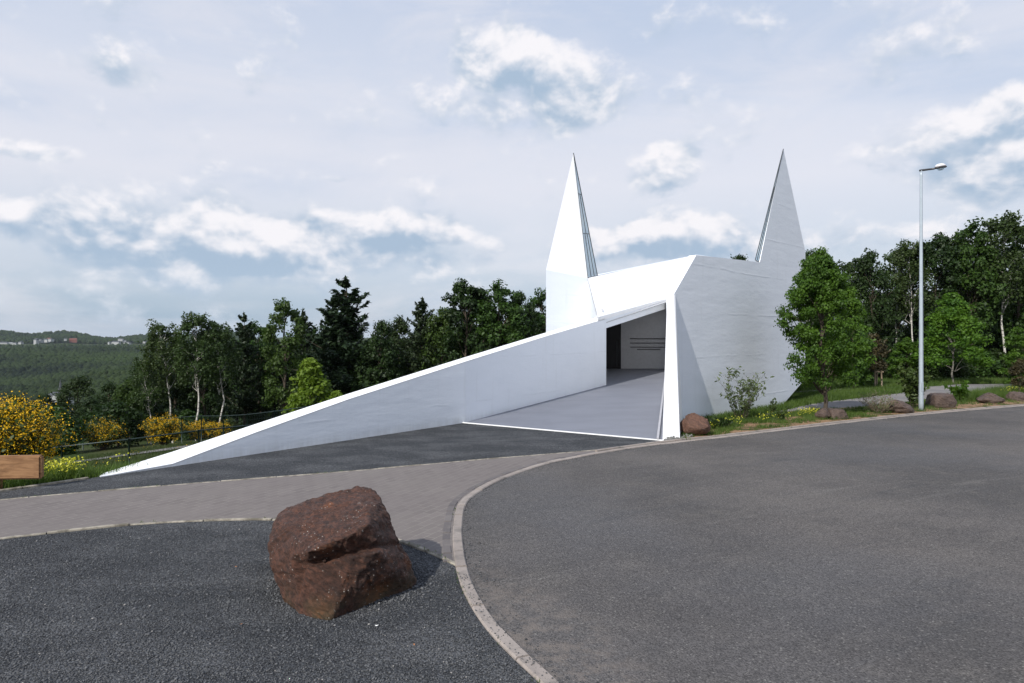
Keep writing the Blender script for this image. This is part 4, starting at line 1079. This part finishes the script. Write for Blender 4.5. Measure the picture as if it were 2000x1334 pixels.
def bgrit(rng):
    a = rng.random()*6.283; r = abs(rng.gauss(0, 1))*.10; c = G(672, 1165); return (c.x+math.cos(a)*(.52+r), c.y+.30+math.sin(a)*(.46+r), .004)
stones('loose_gravel', scatter_poly(1500, bgrit, 15), .010, M_GRIT, 15, 'coarser grit banked against the foot of the big boulder')
def edge_grit(rng):
    i = rng.randrange(len(kerb)-1); p = kerb[i].lerp(kerb[i+1], rng.random())
    if not (6 < p.y < 26): return None
    q = p+kn[i]*side*(KW/2+abs(rng.gauss(0, 1))*.10); return (q.x, q.y, .006)
stones('loose_gravel', scatter_poly(2600, edge_grit, 16), .008, M_GRIT, 16, 'fine grit gathered on the road along the kerb')
# ------------------------------------------------------------------ boulders
def remeshed(me, vox):
    o = bpy.data.objects.new('tmp', me); COL.objects.link(o); md = o.modifiers.new('r', 'REMESH'); md.mode = 'VOXEL'; md.voxel_size = vox
    dg = bpy.context.evaluated_depsgraph_get(); m2 = bpy.data.meshes.new_from_object(o.evaluated_get(dg)); bpy.data.objects.remove(o); return m2
def hull_mesh(pts):
    bm = bmesh.new()
    for p in pts: bm.verts.new(p)
    r = bmesh.ops.convex_hull(bm, input=bm.verts)
    bmesh.ops.delete(bm, geom=[g for g in r['geom_interior'] if isinstance(g, bmesh.types.BMVert)], context='VERTS')
    me = bpy.data.meshes.new('h'); bm.to_mesh(me); bm.free(); return me
def carve(me, amp, seed, dents=(), strata=None, fine=.35):
    me.update(); n = len(me.vertices); nor = [v.normal.copy() for v in me.vertices]; so = Vector((seed*3.1, seed*1.7, 0))
    for v, nn_ in zip(me.vertices, nor):
        p = v.co.copy(); q = p+so+Vector((noise.noise(p*3), noise.noise(p*3+Vector((5, 0, 0))), 0))*.25
        d = amp*(noise.fractal(q*2.2, 1., 2., 4)*.45+(.5-abs(noise.noise(q*4.5)))*.6+noise.fractal(q*13, .9, 2., 4)*fine)
        if strata:
            t = p.dot(strata); d += amp*.35*(noise.noise(Vector((t*16, p.x*1.5, p.y*1.5))+so))
        c = noise.voronoi(q*4.)[0]; d += amp*1.9*((c[1]-c[0])-.35)*(-1. if (c[1]-c[0]) < 0 else 1.)*.45; c = noise.voronoi(q*11.)[0]; d += amp*.5*((c[1]-c[0])-.3)
        for dc, dr, dp in dents:
            e = p-dc; k = Vector((e.x/dr[0], e.y/dr[1], e.z/dr[2])).length
            if k < 1: v.co -= Vector((0, -1, 0)).normalized()*0+nn_*dp*(1-k*k)**1.5
        v.co += nn_*d
    me.update()
top_px = [(531, 1064, 4.62), (540, 1003, 4.92), (528, 1040, 4.8), (602, 1078, 4.26), (560, 1086, 4.40), (690, 1042, 4.34), (716, 1026, 4.42), (560, 992, 5.05), (600, 985, 5.1), (642, 963, 5.2), (700, 950, 5.25), (726, 953, 5.15), (745, 974, 5.0), (754, 1000, 4.85), (778, 1058, 4.78),
 (600, 1104, 4.34), (700, 1082, 4.46), (560, 1140, 4.8), (760, 1120, 4.9), (740, 1060, 4.50), (640, 1130, 5.4), (545, 1080, 5.3), (770, 1080, 5.3)]
left_px = [(525, 1062, 4.66), (529, 1100, 4.54), (547, 1152, 4.56), (562, 1184, 4.42), (590, 1207, 4.26), (572, 1088, 4.36), (600, 1090, 4.42), (580, 1150, 4.30), (600, 1180, 4.34), (640, 1135, 4.40), (640, 1100, 4.50), (690, 1120, 4.46), (690, 1085, 4.52), (540, 1120, 5.2), (640, 1160, 5.0), (600, 1100, 5.2)]
low_px = [(596, 1207, 4.24), (640, 1214, 4.15), (586, 1165, 4.27), (606, 1122, 4.30), (640, 1096, 4.33), (735, 1078, 4.35), (690, 1087, 4.28), (600, 1106, 4.31), (748, 1064, 4.60), (780, 1062, 4.84), (800, 1092, 4.80), (815, 1138, 4.78), (808, 1152, 4.72), (770, 1170, 4.62), (690, 1195, 4.45), (640, 1100, 5.0), (700, 1110, 5.5), (790, 1090, 5.3), (600, 1150, 5.1)]
allp = [P(*q) for q in top_px+left_px+low_px]
bc = Vector((sum(p.x for p in allp)/len(allp), sum(p.y for p in allp)/len(allp), 0))
bmu = bmesh.new()
for grp in (top_px, left_px, low_px):
    hmm = hull_mesh([P(*q)-bc for q in grp]); bmu.from_mesh(hmm)
um = bpy.data.meshes.new('u'); bmu.to_mesh(um); bmu.free()
hm = remeshed(um, .0115)
def bl(px, py, d): return P(px, py, d)-bc
dents = [(bl(745, 1150, 4.5), (.22, .2, .12), .05), (bl(640, 1092, 4.4), (.16, .2, .03), .03), (bl(590, 1010, 4.9), (.16, .25, .08), .02), (bl(775, 1110, 4.8), (.1, .3, .05), .04)]
carve(hm, .019, 3, dents, Vector((-.35, .2, 1)).normalized(), .75)
link_mesh('boulder', hm, M_ROCK, smooth=True)
bo = bpy.data.objects['boulder']; bo.location = bc; tag(bo, 'huge rust brown boulder with pale lichen specks on the dark gravel', 'boulder')
def boulder(px0, px1, base, top, seed, m, label, box=0., slope_=0.):
    c = G((px0+px1)/2, base-2); w2 = (px1-px0)/2/F*c.y; h = (base-top)/F*c.y; rng = np.random.default_rng(seed); pts = []
    c.y += w2*.5
    for i in range(26):
        d = rand_dirs(1, rng)[0]
        if box: d = np.sign(d)*np.abs(d)**(1-box); 
        d = d/max(1e-6, np.max(np.abs(d)) if box else 1.)
        k = rng.uniform(.92, 1.04); z = d[2]*.5+.5
        pts.append(Vector((d[0]*w2*k, d[1]*w2*.85*k, max(-.1*h, (z*k*(1+slope_*d[0])-.02)*h))))
    for sx in (-1, 1):
        pts.append(Vector((sx*w2*.97, rng.uniform(-.3, .3)*w2, h*rng.uniform(.25, .45))))
    pts.append(Vector((rng.uniform(-.3, .3)*w2, 0, h)))
    hm_ = remeshed(hull_mesh(pts), max(.012, w2*.035)); carve(hm_, w2*.07, seed, strata=Vector((.3, .1, 1)).normalized())
    o = link_mesh('boulder', hm_, m, smooth=True); o.location = (c.x, c.y, -.02); tag(o, label, 'boulder', 'boulders along the kerb'); return o
boulder(1330, 1393, 857, 808, 4, M_ROCK2, 'rounded red brown boulder beside the foot of the white portal wall')
boulder(1594, 1628, 823, 797, 5, M_ROCK3, 'small rough boulder, left one of the touching pair under the maple')
boulder(1622, 1658, 823, 799, 6, M_ROCK3, 'small blocky boulder, right one of the touching pair under the maple', .3)
boulder(1744, 1795, 812, 784, 7, M_ROCK3, 'low wedge shaped boulder directly left of the lamp post', 0., -.5)
boulder(1824, 1869, 800, 769, 18, M_ROCK3, 'square standing boulder right of the lamp post', .55)
boulder(1914, 1971, 792, 768, 9, M_ROCK3, 'long low boulder between the square one and the yellow flowers', 0., -.4)
boulder(1976, 2030, 786, 766, 10, M_ROCK3, 'boulder cut by the right edge of the photo', .2)
# rubble at the foot of the portal wall
rg = random.Random(8); bm = bmesh.new()
for i in range(150):
    px = rg.uniform(1300, 1352); p = G(px, np.interp(px, [1300, 1352], [864, 857])-rg.random()*5-.5); r = rg.uniform(.018, .05)
    M4 = Matrix.Translation((p.x, p.y, r*.4+rg.random()*.04)) @ Euler((rg.random()*6, rg.random()*6, rg.random()*6)).to_matrix().to_4x4() @ Matrix.Diagonal((r, r*rg.uniform(.6, 1), r*rg.uniform(.4, .8), 1))
    q = bmesh.ops.create_icosphere(bm, subdivisions=1, radius=1, matrix=M4)
    for v in q['verts']: v.co += Vector((rg.uniform(-1, 1), rg.uniform(-1, 1), rg.uniform(-1, 1)))*r*.22
me = bpy.data.meshes.new('rubble'); bm.to_mesh(me); bm.free(); o = link_mesh('rubble', me, M_STONE); tag(o, 'grey rubble stones heaped at the foot of the portal wall', 'rubble', kind='stuff')

# ------------------------------------------------------------------ street lamp
lp = G(1799, 804); ltop = H+(667-333)/F*lp.y; sc_ = lp.y/F
lamp = thing('street_lamp', lp, 'tall galvanised street lamp with a single short arm on the right kerb side', 'street lamp')
def lathe(prof, seg=28, squash=1.):
    V = []; Fc = []
    for r, z in prof:
        for k in range(seg): a = 2*math.pi*k/seg; V.append((r*math.cos(a), r*squash*math.sin(a), z))
    for i in range(len(prof)-1):
        for k in range(seg): Fc.append((i*seg+k, i*seg+(k+1) % seg, (i+1)*seg+(k+1) % seg, (i+1)*seg+k))
    Fc.append(tuple(range(seg))[::-1]); Fc.append(tuple((len(prof)-1)*seg+k for k in range(seg)))
    return V, Fc
V, Fc = lathe([(.068, -.1), (.068, .25), (.064, .9), (.062, .92), (.036, ltop*.98), (.030, ltop)]); link_mesh('pole', mesh_py('pole', V, Fc), M_GALV, lamp, True)
V, Fc = lathe([(.085, -.02), (.085, .03), (.07, .035)]); link_mesh('base_collar', mesh_py('base_collar', V, Fc), M_GALV, lamp, True)
bxm = Boxes(); bxm.add((0, -.064, .75), .07, .012, .28); dmesh = bevelled(bxm.mesh('hatch'), .004); link_mesh('service_hatch', dmesh, M_GALV, lamp)
tb = Tubes(); ax = 26*sc_
tb.add([(-.045, 0, ltop-.005), (0, 0, ltop+.005), (ax*.5, 0, ltop+.030), (ax, 0, ltop+.055)], [.030, .032, .030, .028], 10); link_mesh('arm', tb.mesh('arm'), M_LAMPD, lamp, True)
hd = thing('lamp_head', (0, 0, 0), None, None); hd.parent = lamp; hd.location = (ax+12*sc_, 0, ltop+.085); hd.rotation_euler = (0, -math.radians(7), 0)
V, Fc = lathe([(.03, -.015), (.17, -.012), (.185, 0), (.18, .022), (.16, .03)], 32, .6); link_mesh('rim', mesh_py('rim', V, Fc), M_LAMPD, hd, True)
V, Fc = lathe([(.168, .031), (.155, .07), (.115, .105), (.06, .122), (.01, .126)], 32, .6); link_mesh('housing', mesh_py('housing', V, Fc), M_LAMPW, hd, True)
V, Fc = lathe([(.01, -.085), (.05, -.078), (.09, -.055), (.115, -.016)], 28, .7); link_mesh('glass_bowl', mesh_py('glass_bowl', V, Fc), M_GLASS, hd, True)

# ------------------------------------------------------------------ stake frame, timber beam, fences
sp = P(1712, 740, 25.5); sp.z = 0; st = thing('stake_frame', sp, 'three wooden stakes with cross rails holding a young tree', 'tree stake')
hs = 33/F*sp.y; wd_ = 12/F*sp.y
for dx_, dy_ in ((-.55, -.2), (.25, -.35), (.55, .3)):
    tb = Tubes(); tb.add([(dx_*wd_*1.05, dy_, -.2), (dx_*wd_, dy_*.8, hs)], [.038, .035], 8); link_mesh('stake', tb.mesh('stake'), M_STAKE, st, True)
bxm = Boxes(); bxm.add((0, -.22, hs-.06), wd_*1.35, .03, .07, .05); link_mesh('rail', bxm.mesh('rail'), M_STAKE, st)
bxm = Boxes(); bxm.add((.1, .0, hs-.07), .03, .55, .06, .3); link_mesh('rail', bxm.mesh('rail'), M_STAKE, st)

q = P(78, 890, 7.9); e1 = P(78, 936, 7.9); hb = q.z-e1.z
bd_ = Vector((-1, -.10, 0)).normalized()
tim = thing('timber_beam', Vector((q.x, q.y, 0)), 'thick squared larch timber beam resting beside the gravel at the left edge', 'beam')
bm = bmesh.new(); Lt = 3.6
Mx = Matrix.Translation(bd_*Lt/2+Vector((0, .055, e1.z+hb/2))) @ Matrix.Rotation(math.atan2(bd_.y, bd_.x), 4, 'Z') @ Matrix.Diagonal((Lt, .11, hb, 1))
bmesh.ops.create_cube(bm, size=1, matrix=Mx); bmesh.ops.bevel(bm, geom=bm.edges[:], offset=.022, segments=2, affect='EDGES')
me = bpy.data.meshes.new('beam'); bm.to_mesh(me); bm.free(); link_mesh('beam', me, M_WOOD, tim)
for t in (.7, 3.0):
    c = bd_*t; gz = ground_z(q.x+c.x, q.y+c.y+.17); bxm = Boxes(); bxm.add((c.x, c.y+.075, (gz-.1+e1.z+.01)/2), .22, .13, e1.z-gz+.1, math.atan2(bd_.y, bd_.x)); link_mesh('support', bevelled(bxm.mesh('support'), .01), M_WOOD, tim)

def fence(name, pts, hgt, label, step=2.5, mesh_h=.05, rail_r=.028, mesh=True):
    og = pts[0]; f = thing(name, og, label, 'fence'); line = resample([Vector(p) for p in pts], step)
    line = [Vector((p.x, p.y, ground_z(p.x, p.y))) for p in line]; tops = [p+Vector((0, 0, hgt)) for p in line]
    for p in line:
        tb = Tubes(); tb.add([p-og-Vector((0, 0, .2)), p-og+Vector((0, 0, hgt+.04))], [.032, .032], 8); link_mesh('post', tb.mesh('post'), M_FENCE, f, True)
    tb = Tubes(); tb.add([p-og for p in tops], [rail_r]*len(tops), 6); link_mesh('top_rail', tb.mesh('top_rail'), M_FENCE, f, True)
    if mesh:
        tb = Tubes()
        for a, b in zip(line, line[1:]):
            for k in range(1, 6):
                h_ = hgt*k/6; tb.add([a-og+Vector((0, 0, h_)), b-og+Vector((0, 0, h_))], [.0035]*2, 3, cap=False)
            n_ = int((b-a).length/.22)
            for k in range(1, n_):
                p = a.lerp(b, k/n_)-og; tb.add([p+Vector((0, 0, .05)), p+Vector((0, 0, hgt))], [.0035]*2, 3, cap=False)
        link_mesh('wire_mesh', tb.mesh('wire_mesh'), M_FENCE, f)
    return f
def sp_(px, py_top, hgt, da=15, db=22):
    """ground spot whose fence top appears at px,py"""
    best = None
    for d in np.arange(da, db, .05):
        x = (px-1000)/F*d*S; y = d*S; z = ground_z(x, y); e = abs(667-(z+hgt-H)*F/y-py_top)
        if best is None or e < best[0]: best = (e, x, y, z)
    return Vector(best[1:])
fa = sp_(-120, 899, 1.0); fbb = sp_(252, 862, 1.0); fc_ = sp_(400, 846, 1.0); print('railing', fa, fbb, fc_)
d_ = (fc_-fbb).normalized()
L0 = 2.5*round((fbb-fa).length/2.5)
fa = fbb-(fbb-fa).normalized()*L0
fence('railing', [fa, fbb, fc_, fc_+d_*12], 1.0, 'dark green tube rail fence running down behind the tip of the ramp wall', 2.5, mesh=False)
f0 = sp_(60, 826, 1.5, 26, 36); f1 = sp_(260, 823, 1.5, 26, 36); f2 = sp_(470, 820, 1.5, 26, 36); print('mesh', f0, f1, f2)
fence('mesh_fence', [f0, f1, f2, f2+(f2-f1).normalized()*14], 1.5, 'dark wire mesh fence in front of the broom and birches', 2.6, rail_r=.02)

# ------------------------------------------------------------------ small litter
def scrap(px, py, size, m, label, nm='dry_leaf', cat='leaf', g=None):
    p = G(px, py, .012); rng = random.Random(int(px)); V = []; n = 7
    for k in range(n): a = 2*math.pi*k/n; V.append((math.cos(a)*size*rng.uniform(.7, 1.2), math.sin(a)*size*.5*rng.uniform(.7, 1.2), rng.uniform(0, .35)*size))
    V.append((0, 0, .3*size)); me = mesh_py(nm, V, [(k, (k+1) % n, n) for k in range(n)]); o = link_mesh(nm, me, m); o.location = p; o.rotation_euler = (0, 0, rng.uniform(0, 3)); tag(o, label, cat, g)
M_DRY = simple('dry_leaf_brown', (.35, .15, .06), .8); M_PAPER = simple('white_paper', (.8, .8, .78), .8)
scrap(736, 1222, .018, M_PAPER, 'tiny white scrap of paper on the gravel in front of the boulder', 'paper_scrap', 'litter')
scrap(461, 1107, .016, M_DRY, 'orange brown dry leaf left of the big boulder')
scrap(471, 1219, .014, M_DRY, 'yellow brown dry leaf lower left of the big boulder')
scrap(809, 1259, .014, M_DRY, 'reddish dry leaf lower right of the big boulder')
scrap(937, 1060, .022, simple('dark_twig', (.03, .025, .02), .9), 'dark leaf scrap on the road beside the kerb bend')

# ------------------------------------------------------------------ far valley: forest and houses
rngf = np.random.default_rng(77)
ico = bmesh.new(); bmesh.ops.create_icosphere(ico, subdivisions=1, radius=1); IV = np.array([v.co[:] for v in ico.verts]); IF = np.array([[v.index for v in f.verts] for f in ico.faces]); ico.free()
def forest(name, n, d0, d1, px0, px1, size, m, label, seed, dens=lambda x, y, d: True, tall=1.25):
    rng = np.random.default_rng(seed); Vs = []; Fs = []; c = 0; i = 0
    jit = [rng.normal(size=IV.shape)*.17+1 for _ in range(12)]
    while i < n:
        d = math.sqrt(rng.uniform(d0*d0, d1*d1)); px = rng.uniform(px0, px1); a = math.atan((px-1000)/F); x = d*math.sin(a); y = d*math.cos(a)
        i += 1
        if not dens(x, y, d): continue
        s = size*rng.uniform(.6, 1.35)*(.6+.4*d/d1); r = rng.uniform(0, 6.28); v = IV*jit[rng.integers(12)]
        v = np.stack([v[:, 0]*math.cos(r)-v[:, 1]*math.sin(r), v[:, 0]*math.sin(r)+v[:, 1]*math.cos(r), v[:, 2]*tall], axis=1)*s
        v[:, 2] += ground_z(x, y)+s*.8; v[:, 0] += x; v[:, 1] += y; Vs.append(v); Fs.append(IF+c); c += len(IV)
    o = link_mesh(name, arr_mesh(name, np.concatenate(Vs), np.concatenate(Fs)), m); tag(o, label, 'forest', kind='stuff'); return o
def m_far(n):
    p = geo_pos(n); r = isl(n);  v = n.noise(n.vm('MULTIPLY', p, (1., 1., .2)), .006, 5., .6); q = n.noise(p, .9, 5., .7)
    c = n.mix(n.ss(v, .40, .56), (.006, .012, .007), (.024, .040, .012)); v2 = n.noise(n.vm('MULTIPLY', p, (1., 1., .2)), .0032, 4., .6); c = n.mix(n.ss(v2, .52, .62, 0., .8), c, (.030, .052, .013)); c = n.mix(n.m('MULTIPLY', r, .5), c, (.038, .055, .018)); c = n.mix(n.ss(q, .5, .7, 0., .6), c, (.008, .014, .006))
    return bsdf(n, c, .9, bump(n, q, 1., .8), spec=.1)
M_FAR = mat('far_forest', m_far)
forest('forest', 14000, 400, 780, -800, 560, 3.2, M_FAR, 'light green woodland on the near fold of the valley side', 1)
forest('forest', 23000, 780, 1480, -750, 480, 4.3, M_FAR, 'dark woodland on the far valley slope', 2)
forest('forest', 4400, 1880, 2085, -750, 480, 4.6, M_FAR, 'dark tree belt below the far houses', 4)
def fr(x, y, d): return d > 2190 and (vn(x, y, .008, 8) > -.45 or d > 2420)
forest('forest', 12000, 2100, 2700, -750, 480, 5.5, M_FAR, 'blue green woodland along the hill on the horizon', 3, fr)
def house(px, py, d, w_, hgt, dep, wm, rm, label):
    a = math.atan((px-1000)/F); x = d*math.sin(a); y = d*math.cos(a); z = H-(py-667)/F*y-hgt*.5
    h_ = thing('house', (x, y, z-hgt*.5), label, 'house'); rz = random.Random(px).uniform(-.5, .5); h_.rotation_euler = (0, 0, rz)
    bxm = Boxes(); bxm.add((0, 0, hgt*.2), w_, dep, hgt*1.6); link_mesh('wall', bxm.mesh('wall'), wm, h_)
    rv = [(-w_/2-.5, -dep/2-.5, hgt), (w_/2+.5, -dep/2-.5, hgt), (w_/2+.5, dep/2+.5, hgt), (-w_/2-.5, dep/2+.5, hgt), (-w_/2, 0, hgt*1.55), (w_/2, 0, hgt*1.55)]
    link_mesh('roof', mesh_py('roof', rv, [(0, 1, 5, 4), (2, 3, 4, 5), (0, 4, 3), (1, 2, 5), (0, 3, 2, 1)]), rm, h_)
for px, py, w_, hg, wm, rm, lab in [
 (6, 669, 24, 6, M_HWALL, M_HROOF, 'long pale far house at the left edge of the hill'), (20, 670, 14, 5, M_HWALL, M_HWALL, 'pale far hall just right of the long house on the hill'), (41, 668.5, 10, 7, M_HWALL, M_HROOF, 'isolated bright far house on the left hill'),
 (30, 670, 10, 5, M_HWALL, M_HROOF, 'small pale far house beside the isolated bright one'), (71, 664, 9, 12, M_HWALL, M_HROOF, 'white tower like far building on the hill'), (79, 664, 18, 7, M_HWALL, M_HROOF, 'wide pale far house right of the white tower building'),
 (90, 663.5, 22, 7, M_HWALL, M_HROOF, 'pale far house between the tower building and the pair of white houses'), (97, 661.5, 10, 6, M_HWALL, M_HRED, 'far house with a reddish roof on the hill'), (100, 662.5, 12, 6, M_HWALL, M_HROOF, 'white far house below the ridge trees'), (128, 662, 7, 5, M_HWALL, M_HROOF, 'tiny pale far house left of the red building'),
 (143, 663, 20, 8, M_HRED, M_HRED, 'red far building on the hill under the ridge'), (215, 668.5, 8, 7, M_HWALL, M_HROOF, 'small white far house left of the bright villa'), (227, 668, 24, 8, M_HWALL, M_HROOF, 'bright white far villa low on the right hill'), (236, 662, 14, 6, M_HWALL, M_HROOF, 'pale far house high on the right hill'),
 (249, 669, 20, 7, M_HWALL, M_HROOF, 'white far house stepping down right of the villa'), (243, 665, 10, 5, M_HWALL, M_HROOF, 'little grey far house between villa and right house'), (284, 667, 12, 5, M_HWALL, M_HROOF, 'grey far house furthest right beside the wood')]:
    house(px, py, 2120+(px % 7)*9, w_*.85, hg*.65, 9, wm, rm, lab)
# white building with a dark steeple among the trees
cx_, cy_ = 118, 773; dch = 330.; a = math.atan((cx_-1000)/F); x = dch*math.sin(a); y = dch*math.cos(a); z = H-(cy_+2-667)/F*y
chp = thing('chapel', (x, y, z-6), 'distant white building with a dark pointed turret above the low trees', 'building')
bxm = Boxes(); bxm.add((0, 0, 3.2), 7.2, 6, 7.2); link_mesh('wall', bxm.mesh('wall'), M_HWALL, chp)
rv = [(-3.8, -3.2, 6.8), (3.8, -3.2, 6.8), (3.8, 3.2, 6.8), (-3.8, 3.2, 6.8), (-3.3, 0, 8.0), (3.3, 0, 8.0)]
link_mesh('roof', mesh_py('roof', rv, [(0, 1, 5, 4), (2, 3, 4, 5), (0, 4, 3), (1, 2, 5), (0, 3, 2, 1)]), M_HROOF, chp)
V, Fc = lathe([(.95, 7.4), (.85, 9.2), (.55, 9.6), (.35, 11.2), (.05, 13.0)], 8); link_mesh('turret', mesh_py('turret', V, Fc), M_HROOF, chp)

# ------------------------------------------------------------------ haze
hb_ = Boxes(); hb_.add((0, 0, -30), 10400, 10400, 300); hz = link_mesh('haze', hb_.mesh('haze'), None); tag(hz, kind='stuff', label='thin pale blue haze in the air over the valley', cat='haze')
hmat = bpy.data.materials.new('haze_air'); hmat.use_nodes = True; hmat.node_tree.nodes.clear(); hn = NT(hmat.node_tree)
vol = hn.n('ShaderNodeVolumePrincipled', {'Color': (.72, .82, .95, 1), 'Density': .00005, 'Anisotropy': .2})
hmat.node_tree.links.new(vol, hn.n('ShaderNodeOutputMaterial', out=None).inputs['Volume']); hz.data.materials.append(hmat)
